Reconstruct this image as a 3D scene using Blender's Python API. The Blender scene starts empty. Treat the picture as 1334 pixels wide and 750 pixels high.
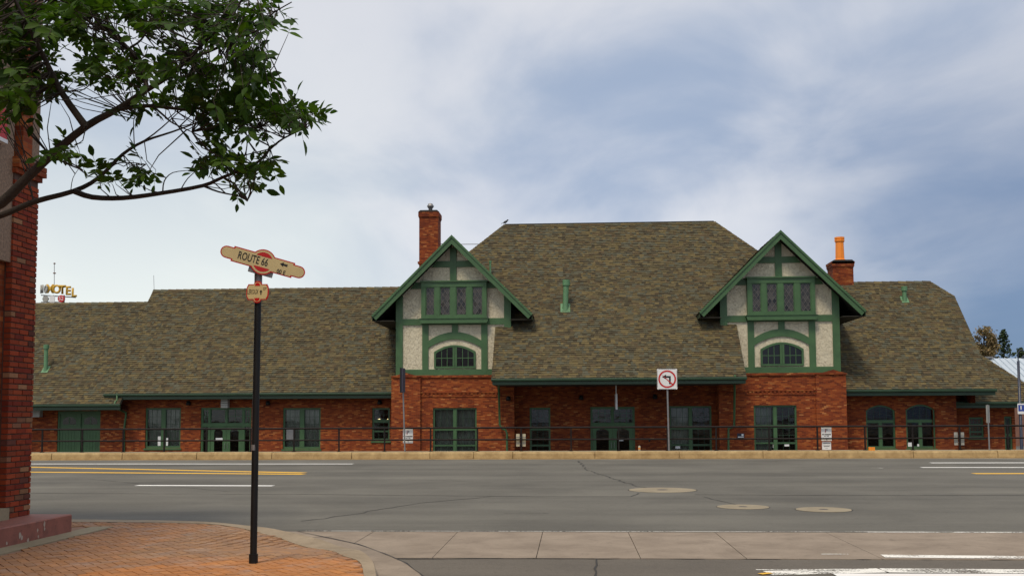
import bpy, bmesh, math, random
from mathutils import Vector, Matrix, Euler
random.seed(66)
SC = bpy.context.scene
COL = SC.collection
# ------------------------------------------------------------------ camera
FPX, PX, PY = 1350.0, 667.0, 444.0          # focal length and principal point in photo pixels
YAW, PITCH, ROLL = math.atan(78/FPX), math.atan(96/FPX), math.radians(-0.27)
CAM = Vector((0, 0, 1.7))
ROT = (Matrix.Rotation(YAW, 3, 'Z') @ Matrix.Rotation(math.pi/2+PITCH, 3, 'X') @ Matrix.Rotation(ROLL, 3, 'Z'))
cd = bpy.data.cameras.new('camera'); cam = bpy.data.objects.new('camera', cd); COL.objects.link(cam)
cam.matrix_world = Matrix.Translation(CAM) @ ROT.to_4x4()
cd.sensor_fit = 'HORIZONTAL'; cd.sensor_width = 36.0; cd.lens = 36.0*FPX/1334.0
cd.shift_y = (PY-375.0)/1334.0; cd.clip_start = 0.1; cd.clip_end = 6000
SC.camera = cam

# ------------------------------------------------------------------ sky, sun, exposure
SUN_AZ, SUN_EL = math.radians(203), math.radians(60)     # compass-like: behind the camera, a little to the left
W = bpy.data.worlds.new('World'); SC.world = W; W.use_nodes = True
def world():
    nt = W.node_tree; N = nt.nodes; L = nt.links; N.clear()
    def n(t, **k):
        q = N.new(t)
        for a, b in k.items(): setattr(q, a, b)
        return q
    def math_(op, a, b=None, c=None, clamp=False):
        q = n('ShaderNodeMath', operation=op, use_clamp=clamp)
        for i, v in enumerate((a, b, c)):
            if v is None: continue
            if isinstance(v, (int, float)): q.inputs[i].default_value = v
            else: L.new(v, q.inputs[i])
        return q.outputs[0]
    def ss(v, lo, hi):
        q = n('ShaderNodeMapRange', interpolation_type='SMOOTHSTEP'); L.new(v, q.inputs[0])
        q.inputs[1].default_value = lo; q.inputs[2].default_value = hi; return q.outputs[0]
    def mixc(f, a, b):
        q = n('ShaderNodeMix', data_type='RGBA')
        for s, v in ((q.inputs[0], f), (q.inputs[6], a), (q.inputs[7], b)):
            if isinstance(v, (int, float)): s.default_value = v
            elif isinstance(v, tuple): s.default_value = (*v, 1)
            else: L.new(v, s)
        return q.outputs[2]
    tc = n('ShaderNodeTexCoord'); sep = n('ShaderNodeSeparateXYZ'); L.new(tc.outputs['Generated'], sep.inputs[0])
    x, y, z = sep.outputs
    zz = math_('ADD', math_('MAXIMUM', z, 0.0), 0.22)
    cmb = n('ShaderNodeCombineXYZ'); L.new(math_('DIVIDE', x, zz), cmb.inputs[0]); L.new(math_('DIVIDE', y, zz), cmb.inputs[1])
    cmb.inputs[2].default_value = 3.7
    def noise(sc, det, rough, dist, off):
        mp = n('ShaderNodeMapping'); L.new(cmb.outputs[0], mp.inputs[0]); mp.inputs[1].default_value = off
        mp.inputs[2].default_value = (0, 0, .5); mp.inputs[3].default_value = (1.0, .62, 1)
        q = n('ShaderNodeTexNoise'); L.new(mp.outputs[0], q.inputs['Vector']); q.inputs['Scale'].default_value = sc
        q.inputs['Detail'].default_value = det; q.inputs['Roughness'].default_value = rough; q.inputs['Distortion'].default_value = dist
        return q.outputs[0]
    n1 = noise(0.9, 5, .50, .5, (2.3, 1.1, 0)); n2 = noise(2.3, 7, .52, .35, (7.1, 3.2, 0)); n3 = noise(.55, 3, .5, .2, (4.4, 9.3, 0))
    nish = n('ShaderNodeTexSky', sky_type='NISHITA', sun_disc=False); nish.sun_elevation = SUN_EL; nish.sun_rotation = SUN_AZ
    nish.altitude = 2100; nish.dust_density = 2.0
    nm = n('ShaderNodeMix', data_type='RGBA', blend_type='MULTIPLY'); nm.inputs[0].default_value = 1
    L.new(nish.outputs[0], nm.inputs[6]); nm.inputs[7].default_value = (.10, .10, .10, 1)
    cl = math_('ADD', math_('MULTIPLY', n1, .55), math_('MULTIPLY', n2, .45))
    cl2 = math_('ADD', cl, math_('MULTIPLY', math_('SUBTRACT', math_('MINIMUM', z, .5), .22), .40))
    bright = mixc(ss(cl2, .39, .60), (.222, .270, .358), (.455, .460, .482))
    # a pale break low in the east, a blue rain bank low in the west
    low = ss(z, .42, .03)
    east = math_('MULTIPLY', ss(math_('ADD', x, math_('MULTIPLY', math_('SUBTRACT', n1, .5), .7)), -.02, -.34), low)
    c1 = mixc(math_('MULTIPLY', east, .85), bright, (.60, .615, .555))
    west = math_('MULTIPLY', ss(math_('ADD', math_('ADD', x, math_('MULTIPLY', z, -.35)), math_('MULTIPLY', math_('SUBTRACT', cl, .5), -.45)), .0, .33), ss(z, .42, .08))
    c2 = mixc(math_('MULTIPLY', west, .92), c1, (.062, .108, .20))
    bands = math_('MULTIPLY', ss(n3, .50, .66), ss(z, .50, .16))
    c3 = mixc(math_('MULTIPLY', bands, .30), c2, (.19, .25, .36))
    fin = mixc(.90, nm.outputs[2], c3)
    bg = n('ShaderNodeBackground'); L.new(fin, bg.inputs[0]); bg.inputs[1].default_value = 1.0
    out = n('ShaderNodeOutputWorld'); L.new(bg.outputs[0], out.inputs[0])
world()
sd = bpy.data.lights.new('sun', 'SUN'); sun = bpy.data.objects.new('sun', sd); COL.objects.link(sun)
sd.energy = 1.5; sd.angle = math.radians(14); sd.color = (1.0, .86, .66)
sv = Vector((math.sin(SUN_AZ)*math.cos(SUN_EL), math.cos(SUN_AZ)*math.cos(SUN_EL), math.sin(SUN_EL)))
sun.rotation_euler = sv.to_track_quat('Z', 'Y').to_euler(); sun.location = (0, -20, 40)
SC.view_settings.view_transform = 'Standard'; SC.view_settings.look = 'None'
SC.view_settings.gamma = 1.0; SC.view_settings.exposure = 0.75; SC.view_settings.use_curve_mapping = False
SC.render.engine = 'CYCLES'

# ------------------------------------------------------------------ helpers
def ray(px, py): return ROT @ Vector(((px-PX)/FPX, -(py-PY)/FPX, -1.0))
def P(px, py, Y):                       # the point of a pixel's ray on the upright plane at distance Y
    d = ray(px, py); return CAM + d*(Y/d.y)
def G(px, py, z=0.0):                   # the point of a pixel's ray on the level z
    d = ray(px, py); return CAM + d*((z-CAM.z)/d.z)
def PXx(px, Y, py=540): return P(px, py, Y).x
def PZ(py, Y, px=745): return P(px, py, Y).z
def proj(p):
    q = ROT.transposed() @ (Vector(p)-CAM)
    return (PX+FPX*q.x/-q.z, PY-FPX*q.y/-q.z) if q.z < 0 else (-9999, -9999)

def put(o, label=None, cat=None, group=None, kind=None, parent=None, category=None):
    cat = cat or category
    if label: o['label'] = label
    if cat: o['category'] = cat
    if group: o['group'] = group
    if kind: o['kind'] = kind
    if parent is not None: o.parent = parent
    return o
def link(name, me, parent=None, loc=None, rot=None, scale=None, **k):
    o = bpy.data.objects.new(name, me); COL.objects.link(o)
    if loc is not None: o.location = loc
    if rot is not None: o.rotation_euler = rot
    if scale is not None: o.scale = scale
    return put(o, parent=parent, **k)
def empty(name, label, cat, loc=(0, 0, 0), group=None):
    o = link(name, None, loc=loc); o.empty_display_size = .2
    return put(o, label, cat, group)

class MB:
    """collects faces, then links them as ONE mesh object"""
    def __init__(s): s.v = []; s.f = []; s.c = []; s.m = []; s.sm = []
    def add(s, vs, fs, col=None, mi=0, smooth=False):
        b = len(s.v); s.v += [tuple(v) for v in vs]
        for f in fs: s.f.append(tuple(b+i for i in f)); s.c.append(col); s.m.append(mi); s.sm.append(smooth)
        return s
    def box(s, x0, x1, y0, y1, z0, z1, col=None, mi=0):
        vs = [(x, y, z) for z in (z0, z1) for y in (y0, y1) for x in (x0, x1)]
        return s.add(vs, [(0, 2, 3, 1), (4, 5, 7, 6), (0, 1, 5, 4), (2, 6, 7, 3), (0, 4, 6, 2), (1, 3, 7, 5)], col, mi)
    def beam(s, p, q, w, h, up=(0, 0, 1), col=None, mi=0):
        p = Vector(p); q = Vector(q); d = (q-p).normalized(); u = Vector(up); r = d.cross(u).normalized(); u = r.cross(d)
        vs = [a + r*(i*w/2) + u*(j*h/2) for a in (p, q) for (i, j) in ((-1, -1), (1, -1), (1, 1), (-1, 1))]
        return s.add(vs, [(0, 3, 2, 1), (4, 5, 6, 7), (0, 1, 5, 4), (1, 2, 6, 5), (2, 3, 7, 6), (3, 0, 4, 7)], col, mi)
    def tube(s, pts, rad, n=8, col=None, mi=0, caps=True):
        pts = [Vector(p) for p in pts]
        if not isinstance(rad, (list, tuple)): rad = [rad]*len(pts)
        vs = []; pr = None
        for i, p in enumerate(pts):
            d = (pts[min(i+1, len(pts)-1)]-pts[max(i-1, 0)]).normalized()
            if pr is None: a = d.orthogonal().normalized()
            else: a = (pr - d*pr.dot(d)).normalized()
            pr = a; b = d.cross(a)
            vs += [p+(a*math.cos(t)+b*math.sin(t))*rad[i] for t in [2*math.pi*k/n for k in range(n)]]
        fs = [(i*n+k, i*n+(k+1) % n, (i+1)*n+(k+1) % n, (i+1)*n+k) for i in range(len(pts)-1) for k in range(n)]
        s.add(vs, fs, col, mi, True)
        if caps:
            s.add(vs[:n], [tuple(range(n))[::-1]], col, mi); s.add(vs[-n:], [tuple(range(n))], col, mi)
        return s
    def prism(s, poly, y0, y1, col=None, mi=0):          # polygon of (x, z), counter-clockwise seen from -Y
        n = len(poly); vs = [(x, y0, z) for x, z in poly]+[(x, y1, z) for x, z in poly]
        fs = [tuple(range(n)), tuple(range(n, 2*n))[::-1]]+[(i, i+n, (i+1) % n+n, (i+1) % n) for i in range(n)]
        return s.add(vs, fs, col, mi)
    def slab(s, poly, z0, z1, col=None, mi=0):           # polygon of (x, y) seen from above, counter-clockwise
        n = len(poly); vs = [(x, y, z0) for x, y in poly]+[(x, y, z1) for x, y in poly]
        fs = [tuple(range(n))[::-1], tuple(range(n, 2*n))]+[(i, (i+1) % n, (i+1) % n+n, i+n) for i in range(n)]
        return s.add(vs, fs, col, mi)
    def lathe(s, prof, c, n=20, col=None, mi=0, smooth=True):   # profile of (r, z)
        vs = [(c[0]+r*math.cos(2*math.pi*k/n), c[1]+r*math.sin(2*math.pi*k/n), c[2]+z) for r, z in prof for k in range(n)]
        fs = [(i*n+k, i*n+(k+1) % n, (i+1)*n+(k+1) % n, (i+1)*n+k) for i in range(len(prof)-1) for k in range(n)]
        return s.add(vs, fs, col, mi, smooth)
    def mesh(s, name, mats):
        me = bpy.data.meshes.new(name); me.from_pydata(s.v, [], s.f)
        for m in (mats if isinstance(mats, (list, tuple)) else [mats]): me.materials.append(m)
        me.polygons.foreach_set('material_index', s.m); me.polygons.foreach_set('use_smooth', s.sm)
        if any(c is not None for c in s.c):
            at = me.color_attributes.new('tint', 'FLOAT_COLOR', 'CORNER'); buf = []
            for f, c in zip(s.f, s.c): buf += list((*(c or (1, 1, 1)), 1.0))*len(f)
            at.data.foreach_set('color', buf)
        me.update(); return me
    def build(s, name, mats, parent=None, loc=None, **k):
        return link(name, s.mesh(name, mats), parent, loc=loc, **k)

def text_mesh(body, size, align='CENTER', sx=1.0, bold=0.0):
    cu = bpy.data.curves.new('lettering', 'FONT'); cu.body = body; cu.size = size; cu.align_x = align; cu.align_y = 'CENTER'
    cu.offset = bold; cu.resolution_u = 3
    o = bpy.data.objects.new('lettering', cu); COL.objects.link(o)
    me = bpy.data.meshes.new_from_object(o.evaluated_get(bpy.context.evaluated_depsgraph_get()))
    bpy.data.objects.remove(o); bpy.data.curves.remove(cu)
    me.transform(Matrix.Diagonal((sx, 1, 1, 1))); me.transform(Matrix.Rotation(math.pi/2, 4, 'X'))
    return me
def text(body, size, mat, parent, loc, rot=None, **k):
    me = text_mesh(body, size, **k); me.materials.clear(); me.materials.append(mat)
    return link('lettering', me, parent, loc=loc, rot=rot)

# ------------------------------------------------------------------ materials
def nodes(name):
    m = bpy.data.materials.new(name); m.use_nodes = True; nt = m.node_tree
    return m, nt.nodes, nt.links, nt.nodes['Principled BSDF']
def mnode(N, L, op, *a, clamp=False):
    q = N.new('ShaderNodeMath'); q.operation = op; q.use_clamp = clamp
    for i, v in enumerate(a):
        if isinstance(v, (int, float)): q.inputs[i].default_value = v
        else: L.new(v, q.inputs[i])
    return q.outputs[0]
def cmix(N, L, f, a, b, mode='MIX'):
    q = N.new('ShaderNodeMix'); q.data_type = 'RGBA'; q.blend_type = mode
    for s, v in ((q.inputs[0], f), (q.inputs[6], a), (q.inputs[7], b)):
        if isinstance(v, (int, float)): s.default_value = v
        elif isinstance(v, tuple): s.default_value = (*v, 1)
        else: L.new(v, s)
    return q.outputs[2]
def noise(N, L, vec, scale, det=4, rough=.55, dist=0):
    q = N.new('ShaderNodeTexNoise'); q.inputs['Scale'].default_value = scale; q.inputs['Detail'].default_value = det
    q.inputs['Roughness'].default_value = rough; q.inputs['Distortion'].default_value = dist; L.new(vec, q.inputs['Vector']); return q.outputs[0]
def rng(N, L, v, a, b, lo=0., hi=1.):
    q = N.new('ShaderNodeMapRange'); L.new(v, q.inputs[0])
    for i, w in enumerate((a, b, lo, hi)): q.inputs[i+1].default_value = w
    return q.outputs[0]
def ramp(N, L, v, stops, const=False):
    q = N.new('ShaderNodeValToRGB'); L.new(v, q.inputs[0]); e = q.color_ramp.elements
    if const: q.color_ramp.interpolation = 'CONSTANT'
    while len(e) < len(stops): e.new(.5)
    for s, (p, c) in zip(e, stops): s.position = p; s.color = (*c, 1)
    return q.outputs[0]
def bump(N, L, B, h, st, dist=.01):
    q = N.new('ShaderNodeBump'); q.inputs['Strength'].default_value = st; q.inputs['Distance'].default_value = dist
    L.new(h, q.inputs['Height']); L.new(q.outputs[0], B.inputs['Normal'])
def pos(N, obj=False):
    if obj: return N.new('ShaderNodeTexCoord').outputs['Object']
    return N.new('ShaderNodeNewGeometry').outputs['Position']

def plain(name, col, rough=.6, metal=0, var=.12, vscale=3.0, bscale=0, bstr=.2, spec=.5, tint=False, rnd=0.0, dirt=0.0):
    m, N, L, B = nodes(name); p = pos(N)
    n1 = noise(N, L, p, vscale, 5)
    c = cmix(N, L, rng(N, L, n1, .3, .7), tuple(v*(1-var) for v in col), tuple(min(1, v*(1+var)) for v in col))
    if tint:
        a = N.new('ShaderNodeAttribute'); a.attribute_name = 'tint'; c = cmix(N, L, 1.0, c, a.outputs['Color'], 'MULTIPLY')
    if rnd:
        oi = N.new('ShaderNodeObjectInfo'); k = rng(N, L, oi.outputs['Random'], 0, 1, 1-rnd, 1+rnd)
        q = N.new('ShaderNodeVectorMath'); q.operation = 'SCALE'; L.new(c, q.inputs[0]); L.new(k, q.inputs['Scale']); c = q.outputs[0]
    if dirt:
        d = rng(N, L, noise(N, L, p, vscale*2.7, 8, .65, .6), .52, .68)
        c = cmix(N, L, mnode(N, L, 'MULTIPLY', d, dirt), c, tuple(v*.35 for v in col))
    L.new(c, B.inputs['Base Color']); B.inputs['Metallic'].default_value = metal; B.inputs['Specular IOR Level'].default_value = spec
    L.new(rng(N, L, n1, .2, .8, max(.02, rough-.08), min(1, rough+.08)), B.inputs['Roughness'])
    if bscale: bump(N, L, B, noise(N, L, p, bscale, 6), bstr)
    return m

def brick_wall(name, stops, mortar, w=.22, h=.069, along=(1, 1), soot_shade=.35):
    """courses of bricks laid in running bond; every brick takes a colour of its own"""
    m, N, L, B = nodes(name); p = pos(N); s = N.new('ShaderNodeSeparateXYZ'); L.new(p, s.inputs[0])
    u = mnode(N, L, 'ADD', mnode(N, L, 'MULTIPLY', s.outputs[0], float(along[0])), mnode(N, L, 'MULTIPLY', s.outputs[1], float(along[1])))
    r = mnode(N, L, 'DIVIDE', s.outputs[2], h); row = mnode(N, L, 'FLOOR', r)
    off = mnode(N, L, 'MULTIPLY', mnode(N, L, 'MODULO', mnode(N, L, 'ADD', row, 400.0), 2.0), .5)
    cu = mnode(N, L, 'ADD', mnode(N, L, 'DIVIDE', u, w), off); colm = mnode(N, L, 'FLOOR', cu)
    fz = mnode(N, L, 'FRACT', r); fx = mnode(N, L, 'FRACT', cu)
    mort = mnode(N, L, 'MAXIMUM', mnode(N, L, 'LESS_THAN', fz, .13), mnode(N, L, 'LESS_THAN', fx, .045))
    cb = N.new('ShaderNodeCombineXYZ'); L.new(colm, cb.inputs[0]); L.new(row, cb.inputs[1])
    wn = N.new('ShaderNodeTexWhiteNoise'); wn.noise_dimensions = '2D'; L.new(cb.outputs[0], wn.inputs['Vector'])
    c = ramp(N, L, wn.outputs[0], stops)
    big = rng(N, L, noise(N, L, p, .55, 5, .6, .4), .35, .7)
    c = cmix(N, L, mnode(N, L, 'MULTIPLY', big, soot_shade), c, cmix(N, L, 1.0, c, (.42, .36, .36), 'MULTIPLY'))
    c = cmix(N, L, mort, c, mortar)
    L.new(c, B.inputs['Base Color']); B.inputs['Roughness'].default_value = .85; B.inputs['Specular IOR Level'].default_value = .25
    bump(N, L, B, mnode(N, L, 'SUBTRACT', mnode(N, L, 'MULTIPLY', noise(N, L, p, 60, 3), .4), mort), .5, .012)
    return m

RED = [(0, (.135, .025, .009)), (.25, (.20, .037, .011)), (.55, (.265, .053, .013)), (.84, (.33, .082, .019)), (.95, (.40, .12, .03)), (1, (.46, .19, .065))]
M = {}
M['brick'] = brick_wall('station_brick', RED, (.19, .075, .035))
M['brick_shaded'] = brick_wall('shaded_brick', [(p, tuple(v*.9 for v in c)) for p, c in RED], (.15, .06, .03), soot_shade=.7)  # darkened copy of the station brick, porch-roof shade put into its colour
M['green'] = plain('green_paint', (.048, .115, .044), .5, var=.14, vscale=1.6, bscale=25, bstr=.08, dirt=.25)
M['gutter'] = plain('gutter_green', (.024, .058, .030), .45, var=.15, vscale=1.5, dirt=.2)
M['vent'] = plain('pale_green_paint', (.095, .215, .105), .5, var=.1)
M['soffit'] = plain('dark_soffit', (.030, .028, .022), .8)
M['deck'] = plain('roof_deck', (.07, .058, .04), .9)
M['shingle'] = plain('asphalt_shingle', (1.0, 1.0, 1.0), .92, var=.10, vscale=.7, bscale=120, bstr=.3, spec=.2, tint=True)
def stucco():
    m, N, L, B = nodes('rough_stucco'); p = pos(N)
    n1 = noise(N, L, p, 9, 8, .7, 1.2); n2 = noise(N, L, p, 1.3, 4)
    c = cmix(N, L, rng(N, L, n2, .3, .7), (.60, .54, .405), (.68, .625, .48))
    v = N.new('ShaderNodeTexVoronoi'); v.feature = 'DISTANCE_TO_EDGE'; v.inputs['Scale'].default_value = 5.5
    wv = N.new('ShaderNodeVectorMath'); wv.operation = 'ADD'; L.new(p, wv.inputs[0])
    nn = N.new('ShaderNodeTexNoise'); nn.inputs['Scale'].default_value = 4; L.new(p, nn.inputs['Vector'])
    sc = N.new('ShaderNodeVectorMath'); sc.operation = 'SCALE'; sc.inputs['Scale'].default_value = .45; L.new(nn.outputs['Color'], sc.inputs[0])
    L.new(sc.outputs[0], wv.inputs[1]); L.new(wv.outputs[0], v.inputs['Vector'])
    cr = mnode(N, L, 'MULTIPLY', mnode(N, L, 'LESS_THAN', v.outputs[0], .035), rng(N, L, n1, .42, .6))
    c = cmix(N, L, mnode(N, L, 'MULTIPLY', cr, .25), c, (.26, .21, .14))
    L.new(c, B.inputs['Base Color']); B.inputs['Roughness'].default_value = .95; B.inputs['Specular IOR Level'].default_value = .15
    bump(N, L, B, mnode(N, L, 'SUBTRACT', n1, cr), .8, .05); return m
M['stucco'] = stucco()
def glass(name, tintv, rough=.04):
    m = bpy.data.materials.new(name); m.use_nodes = True; N = m.node_tree.nodes; L = m.node_tree.links; N.clear()
    t = N.new('ShaderNodeBsdfTransparent'); t.inputs[0].default_value = (*tintv, 1)
    g = N.new('ShaderNodeBsdfGlossy'); g.inputs['Roughness'].default_value = rough; g.inputs[0].default_value = (.9, .95, 1, 1)
    fr = N.new('ShaderNodeFresnel'); fr.inputs[0].default_value = 1.5
    nz = N.new('ShaderNodeTexNoise'); nz.inputs['Scale'].default_value = 1.2; L.new(pos(N), nz.inputs['Vector'])
    b = N.new('ShaderNodeBump'); b.inputs['Strength'].default_value = .12; b.inputs['Distance'].default_value = .05; L.new(nz.outputs[0], b.inputs['Height'])
    L.new(b.outputs[0], g.inputs['Normal'])
    mx = N.new('ShaderNodeMixShader'); L.new(mnode(N, L, 'MULTIPLY', fr.outputs[0], 1.0), mx.inputs[0]); L.new(t.outputs[0], mx.inputs[1]); L.new(g.outputs[0], mx.inputs[2])
    o = N.new('ShaderNodeOutputMaterial'); L.new(mx.outputs[0], o.inputs[0]); return m
M['glass'] = glass('window_glass', (.62, .66, .63))
M['leaded'] = plain('leaded_glass', (.026, .024, .021), .22, var=.5, vscale=6, spec=.6, tint=True)
M['lead'] = plain('lead_came', (.13, .12, .11), .5)
M['curtain'] = plain('curtain', (.42, .43, .40), .9, var=.2)
M['paper'] = plain('white_notice', (.72, .74, .75), .6, var=.05)
M['black'] = plain('black_paint', (.008, .008, .0085), .5, spec=.3, var=.2)
M['rail'] = plain('rail_steel', (.014, .011, .011), .7, spec=.2, var=.3, vscale=4)
M['galv'] = plain('galvanised_steel', (.24, .24, .245), .5, metal=.5, var=.12, vscale=9)
M['signwhite'] = plain('sign_white', (.74, .75, .76), .5, var=.04)
M['signred'] = plain('sign_red', (.50, .012, .012), .45, var=.08)
M['signcream'] = plain('sign_cream', (.58, .47, .235), .5, var=.07, vscale=6)
M['signblue'] = plain('sign_blue', (.03, .06, .30), .5)
M['bladeblue'] = plain('faded_blue', (.050, .047, .075), .5)
M['ink'] = plain('sign_black', (.01, .01, .011), .5)
M['greybox'] = plain('grey_enamel', (.33, .33, .30), .55, dirt=.2)
M['tan'] = plain('tan_enamel', (.46, .42, .30), .6, dirt=.15)
M['orange'] = plain('orange_marker', (.80, .28, .02), .5, var=.08)
M['terracotta'] = plain('terracotta_pot', (.85, .25, .02), .6, var=.10, vscale=2.5, bscale=40, bstr=.1)
M['chimney'] = brick_wall('chimney_brick', RED, (.13, .045, .025), soot_shade=.75)
def asphalt(name, c0, c1, streak=.3, sp=.5):
    m, N, L, B = nodes(name); p = pos(N)
    mp = N.new('ShaderNodeMapping'); L.new(p, mp.inputs[0]); mp.inputs[3].default_value = (.035, .55, 1)
    s = noise(N, L, mp.outputs[0], 1.0, 5, .6, .3); f = noise(N, L, p, 70, 3, .7); g = noise(N, L, p, .35, 6, .6, .5); q = noise(N, L, p, 9, 6, .7)
    k = mnode(N, L, 'ADD', mnode(N, L, 'MULTIPLY', s, .55), mnode(N, L, 'MULTIPLY', g, .45))
    c = cmix(N, L, rng(N, L, k, .36, .64), c0, c1)
    c = cmix(N, L, rng(N, L, f, .35, .75), cmix(N, L, 1., c, (.72, .72, .72), 'MULTIPLY'), cmix(N, L, 1., c, (1.22, 1.22, 1.22), 'MULTIPLY'))
    c = cmix(N, L, mnode(N, L, 'MULTIPLY', rng(N, L, q, .54, .70), .40), c, tuple(v*.6 for v in c0))
    L.new(c, B.inputs['Base Color']); B.inputs['Roughness'].default_value = .88; B.inputs['Specular IOR Level'].default_value = .3
    bump(N, L, B, f, .35, .01); return m
M['asphalt'] = asphalt('road_asphalt', (.090, .086, .075), (.168, .161, .138))
M['asphalt2'] = asphalt('side_street_asphalt', (.100, .088, .074), (.160, .141, .116))
M['crack'] = plain('tar_crack', (.030, .027, .025), .9)
def concrete(name, c, stain, sc=1.0):
    m, N, L, B = nodes(name); p = pos(N)
    a = noise(N, L, p, .9*sc, 7, .65, .4); f = noise(N, L, p, 45, 4, .7); d = noise(N, L, p, 4*sc, 8, .7, .8)
    k = cmix(N, L, rng(N, L, a, .33, .68), stain, c)
    k = cmix(N, L, rng(N, L, f, .3, .75), cmix(N, L, 1., k, (.82, .82, .82), 'MULTIPLY'), k)
    k = cmix(N, L, mnode(N, L, 'MULTIPLY', rng(N, L, d, .56, .72), .45), k, tuple(v*.45 for v in stain))
    L.new(k, B.inputs['Base Color']); B.inputs['Roughness'].default_value = .92; B.inputs['Specular IOR Level'].default_value = .25
    bump(N, L, B, f, .3, .01); return m
M['gutterpan'] = concrete('gutter_concrete', (.330, .272, .215), (.230, .186, .145), 1.6)
M['kerb'] = concrete('kerb_concrete', (.54, .395, .20), (.32, .215, .10), 2.6)
M['kerb2'] = concrete('corner_kerb_concrete', (.37, .30, .215), (.26, .205, .14), 2)
M['collar'] = concrete('collar_concrete', (.33, .285, .205), (.26, .22, .155), 2)
M['walk'] = concrete('sidewalk_concrete', (.36, .30, .20), (.26, .21, .13))
M['iron'] = plain('cast_iron', (.06, .05, .045), .6, var=.3, vscale=20)
M['ground'] = plain('bare_ground', (.13, .115, .09), .95, var=.3, vscale=.3, bscale=8)
M['lot'] = asphalt('parking_lot_asphalt', (.09, .088, .085), (.13, .127, .12))
def paint(name, col, lo, hi):
    m = bpy.data.materials.new(name); m.use_nodes = True; N = m.node_tree.nodes; L = m.node_tree.links; B = N['Principled BSDF']; p = pos(N)
    mp = N.new('ShaderNodeMapping'); L.new(p, mp.inputs[0]); mp.inputs[3].default_value = (.45, 1, 1)
    a = mnode(N, L, 'ADD', mnode(N, L, 'MULTIPLY', noise(N, L, mp.outputs[0], 2.2, 8, .75, .3), .6), mnode(N, L, 'MULTIPLY', noise(N, L, p, 40, 3, .6), .4))
    L.new(rng(N, L, a, lo, hi), B.inputs['Alpha']); B.inputs['Base Color'].default_value = (*col, 1); B.inputs['Roughness'].default_value = .7
    return m
M['whiteline'] = paint('white_road_paint', (.78, .78, .76), .30, .38)
M['wornwhite'] = paint('worn_white_road_paint', (.78, .77, .72), .44, .50)
M['yellowline'] = paint('yellow_road_paint', (.74, .42, .03), .29, .38)
M['paver'] = plain('brick_paver', (1, 1, 1), .85, var=.14, vscale=1.1, dirt=.30, bscale=70, bstr=.25, spec=.25, tint=True)
M['mortar'] = plain('sand_joint', (.25, .135, .080), .95, var=.2, vscale=6)
M['plinth'] = plain('maroon_painted_concrete', (.255, .088, .062), .7, var=.2, vscale=5, bscale=40, bstr=.15, dirt=.5)
M['chip'] = plain('chipped_concrete', (.40, .32, .26), .9)
M['cornerbrick'] = plain('corner_brick', (1, 1, 1), .85, var=.22, vscale=14, bscale=60, bstr=.3, spec=.25, tint=True)
M['mortar2'] = plain('dark_mortar', (.085, .045, .032), .95)
M['pebble'] = plain('pebbledash', (.24, .165, .115), .95, var=.35, vscale=30, bscale=55, bstr=.8)
M['leaf'] = None
def leafmat(name, c0, c1, tr, emis=False):
    m, N, L, B = nodes(name); a = N.new('ShaderNodeAttribute'); a.attribute_name = 'tint'
    p = pos(N); k = rng(N, L, noise(N, L, p, 2.3, 3), .35, .65)
    c = cmix(N, L, k, c0, c1); c = cmix(N, L, 1., c, a.outputs['Color'], 'MULTIPLY')
    L.new(c, B.inputs['Base Color']); B.inputs['Roughness'].default_value = .55; B.inputs['Specular IOR Level'].default_value = .18
    t = N.new('ShaderNodeBsdfTranslucent'); L.new(cmix(N, L, 1., c, (1.0, 1.15, .5), 'MULTIPLY'), t.inputs[0])
    mx = N.new('ShaderNodeMixShader'); mx.inputs[0].default_value = tr; L.new(B.outputs[0], mx.inputs[1]); L.new(t.outputs[0], mx.inputs[2])
    L.new(mx.outputs[0], N['Material Output'].inputs[0]); return m
M['leaf'] = leafmat('ash_leaf', (.030, .066, .010), (.055, .112, .014), .38)
M['brownleaf'] = leafmat('autumn_leaf', (.21, .155, .09), (.30, .225, .13), .2)
M['needle'] = leafmat('pine_needle', (.035, .06, .03), (.06, .085, .04), .1)
M['bark'] = plain('bark', (.035, .026, .020), .9, var=.35, vscale=14, bscale=30, bstr=.6)
M['metalroof'] = plain('pale_metal_roof', (.48, .55, .62), .4, metal=.2, var=.08, vscale=.4)
M['shed'] = plain('shed_wall', (.20, .10, .07), .8)
M['lampblue'] = plain('dark_blue_enamel', (.012, .02, .045), .4)
M['gold'] = plain('gold_enamel', (.55, .33, .03), .5, var=.15)
M['bird'] = plain('crow_black', (.010, .010, .012), .5)
def glow(name, col, st):
    m, N, L, B = nodes(name); B.inputs['Emission Color'].default_value = (*col, 1); B.inputs['Emission Strength'].default_value = st; return m
M['bulb'] = glow('lit_bulb', (1.0, .72, .35), 2.5)

# ================================================================== GROUND
LOT = -1.0
KY0, KY1, RY, WY = 40.15, 40.45, 41.35, 41.75      # far kerb face, kerb back, railing, end of the narrow walk
KZ = .27
NY0, NY1 = 12.46, 15.2                             # the concrete gutter crossing the side street
gm = MB()
prof = [(-120, -.03), (41.0, -.03), (41.0, LOT-.03), (2500, LOT-.03)]
for (y0, z0), (y1, z1) in zip(prof, prof[1:]):
    gm.add([(-2500, y0, z0), (2500, y0, z0), (2500, y1, z1), (-2500, y1, z1)], [(0, 1, 2, 3)])
gm.build('ground', M['ground'], kind='structure', label='bare ground under the street and beyond the station', category='ground')
MB().add([(-160, 41.2, LOT), (160, 41.2, LOT), (160, 140, LOT), (-160, 140, LOT)], [(0, 1, 2, 3)]).build('parking_lot', M['lot'], kind='structure', label='asphalt parking lot sunk behind the railing', category='parking lot')
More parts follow.
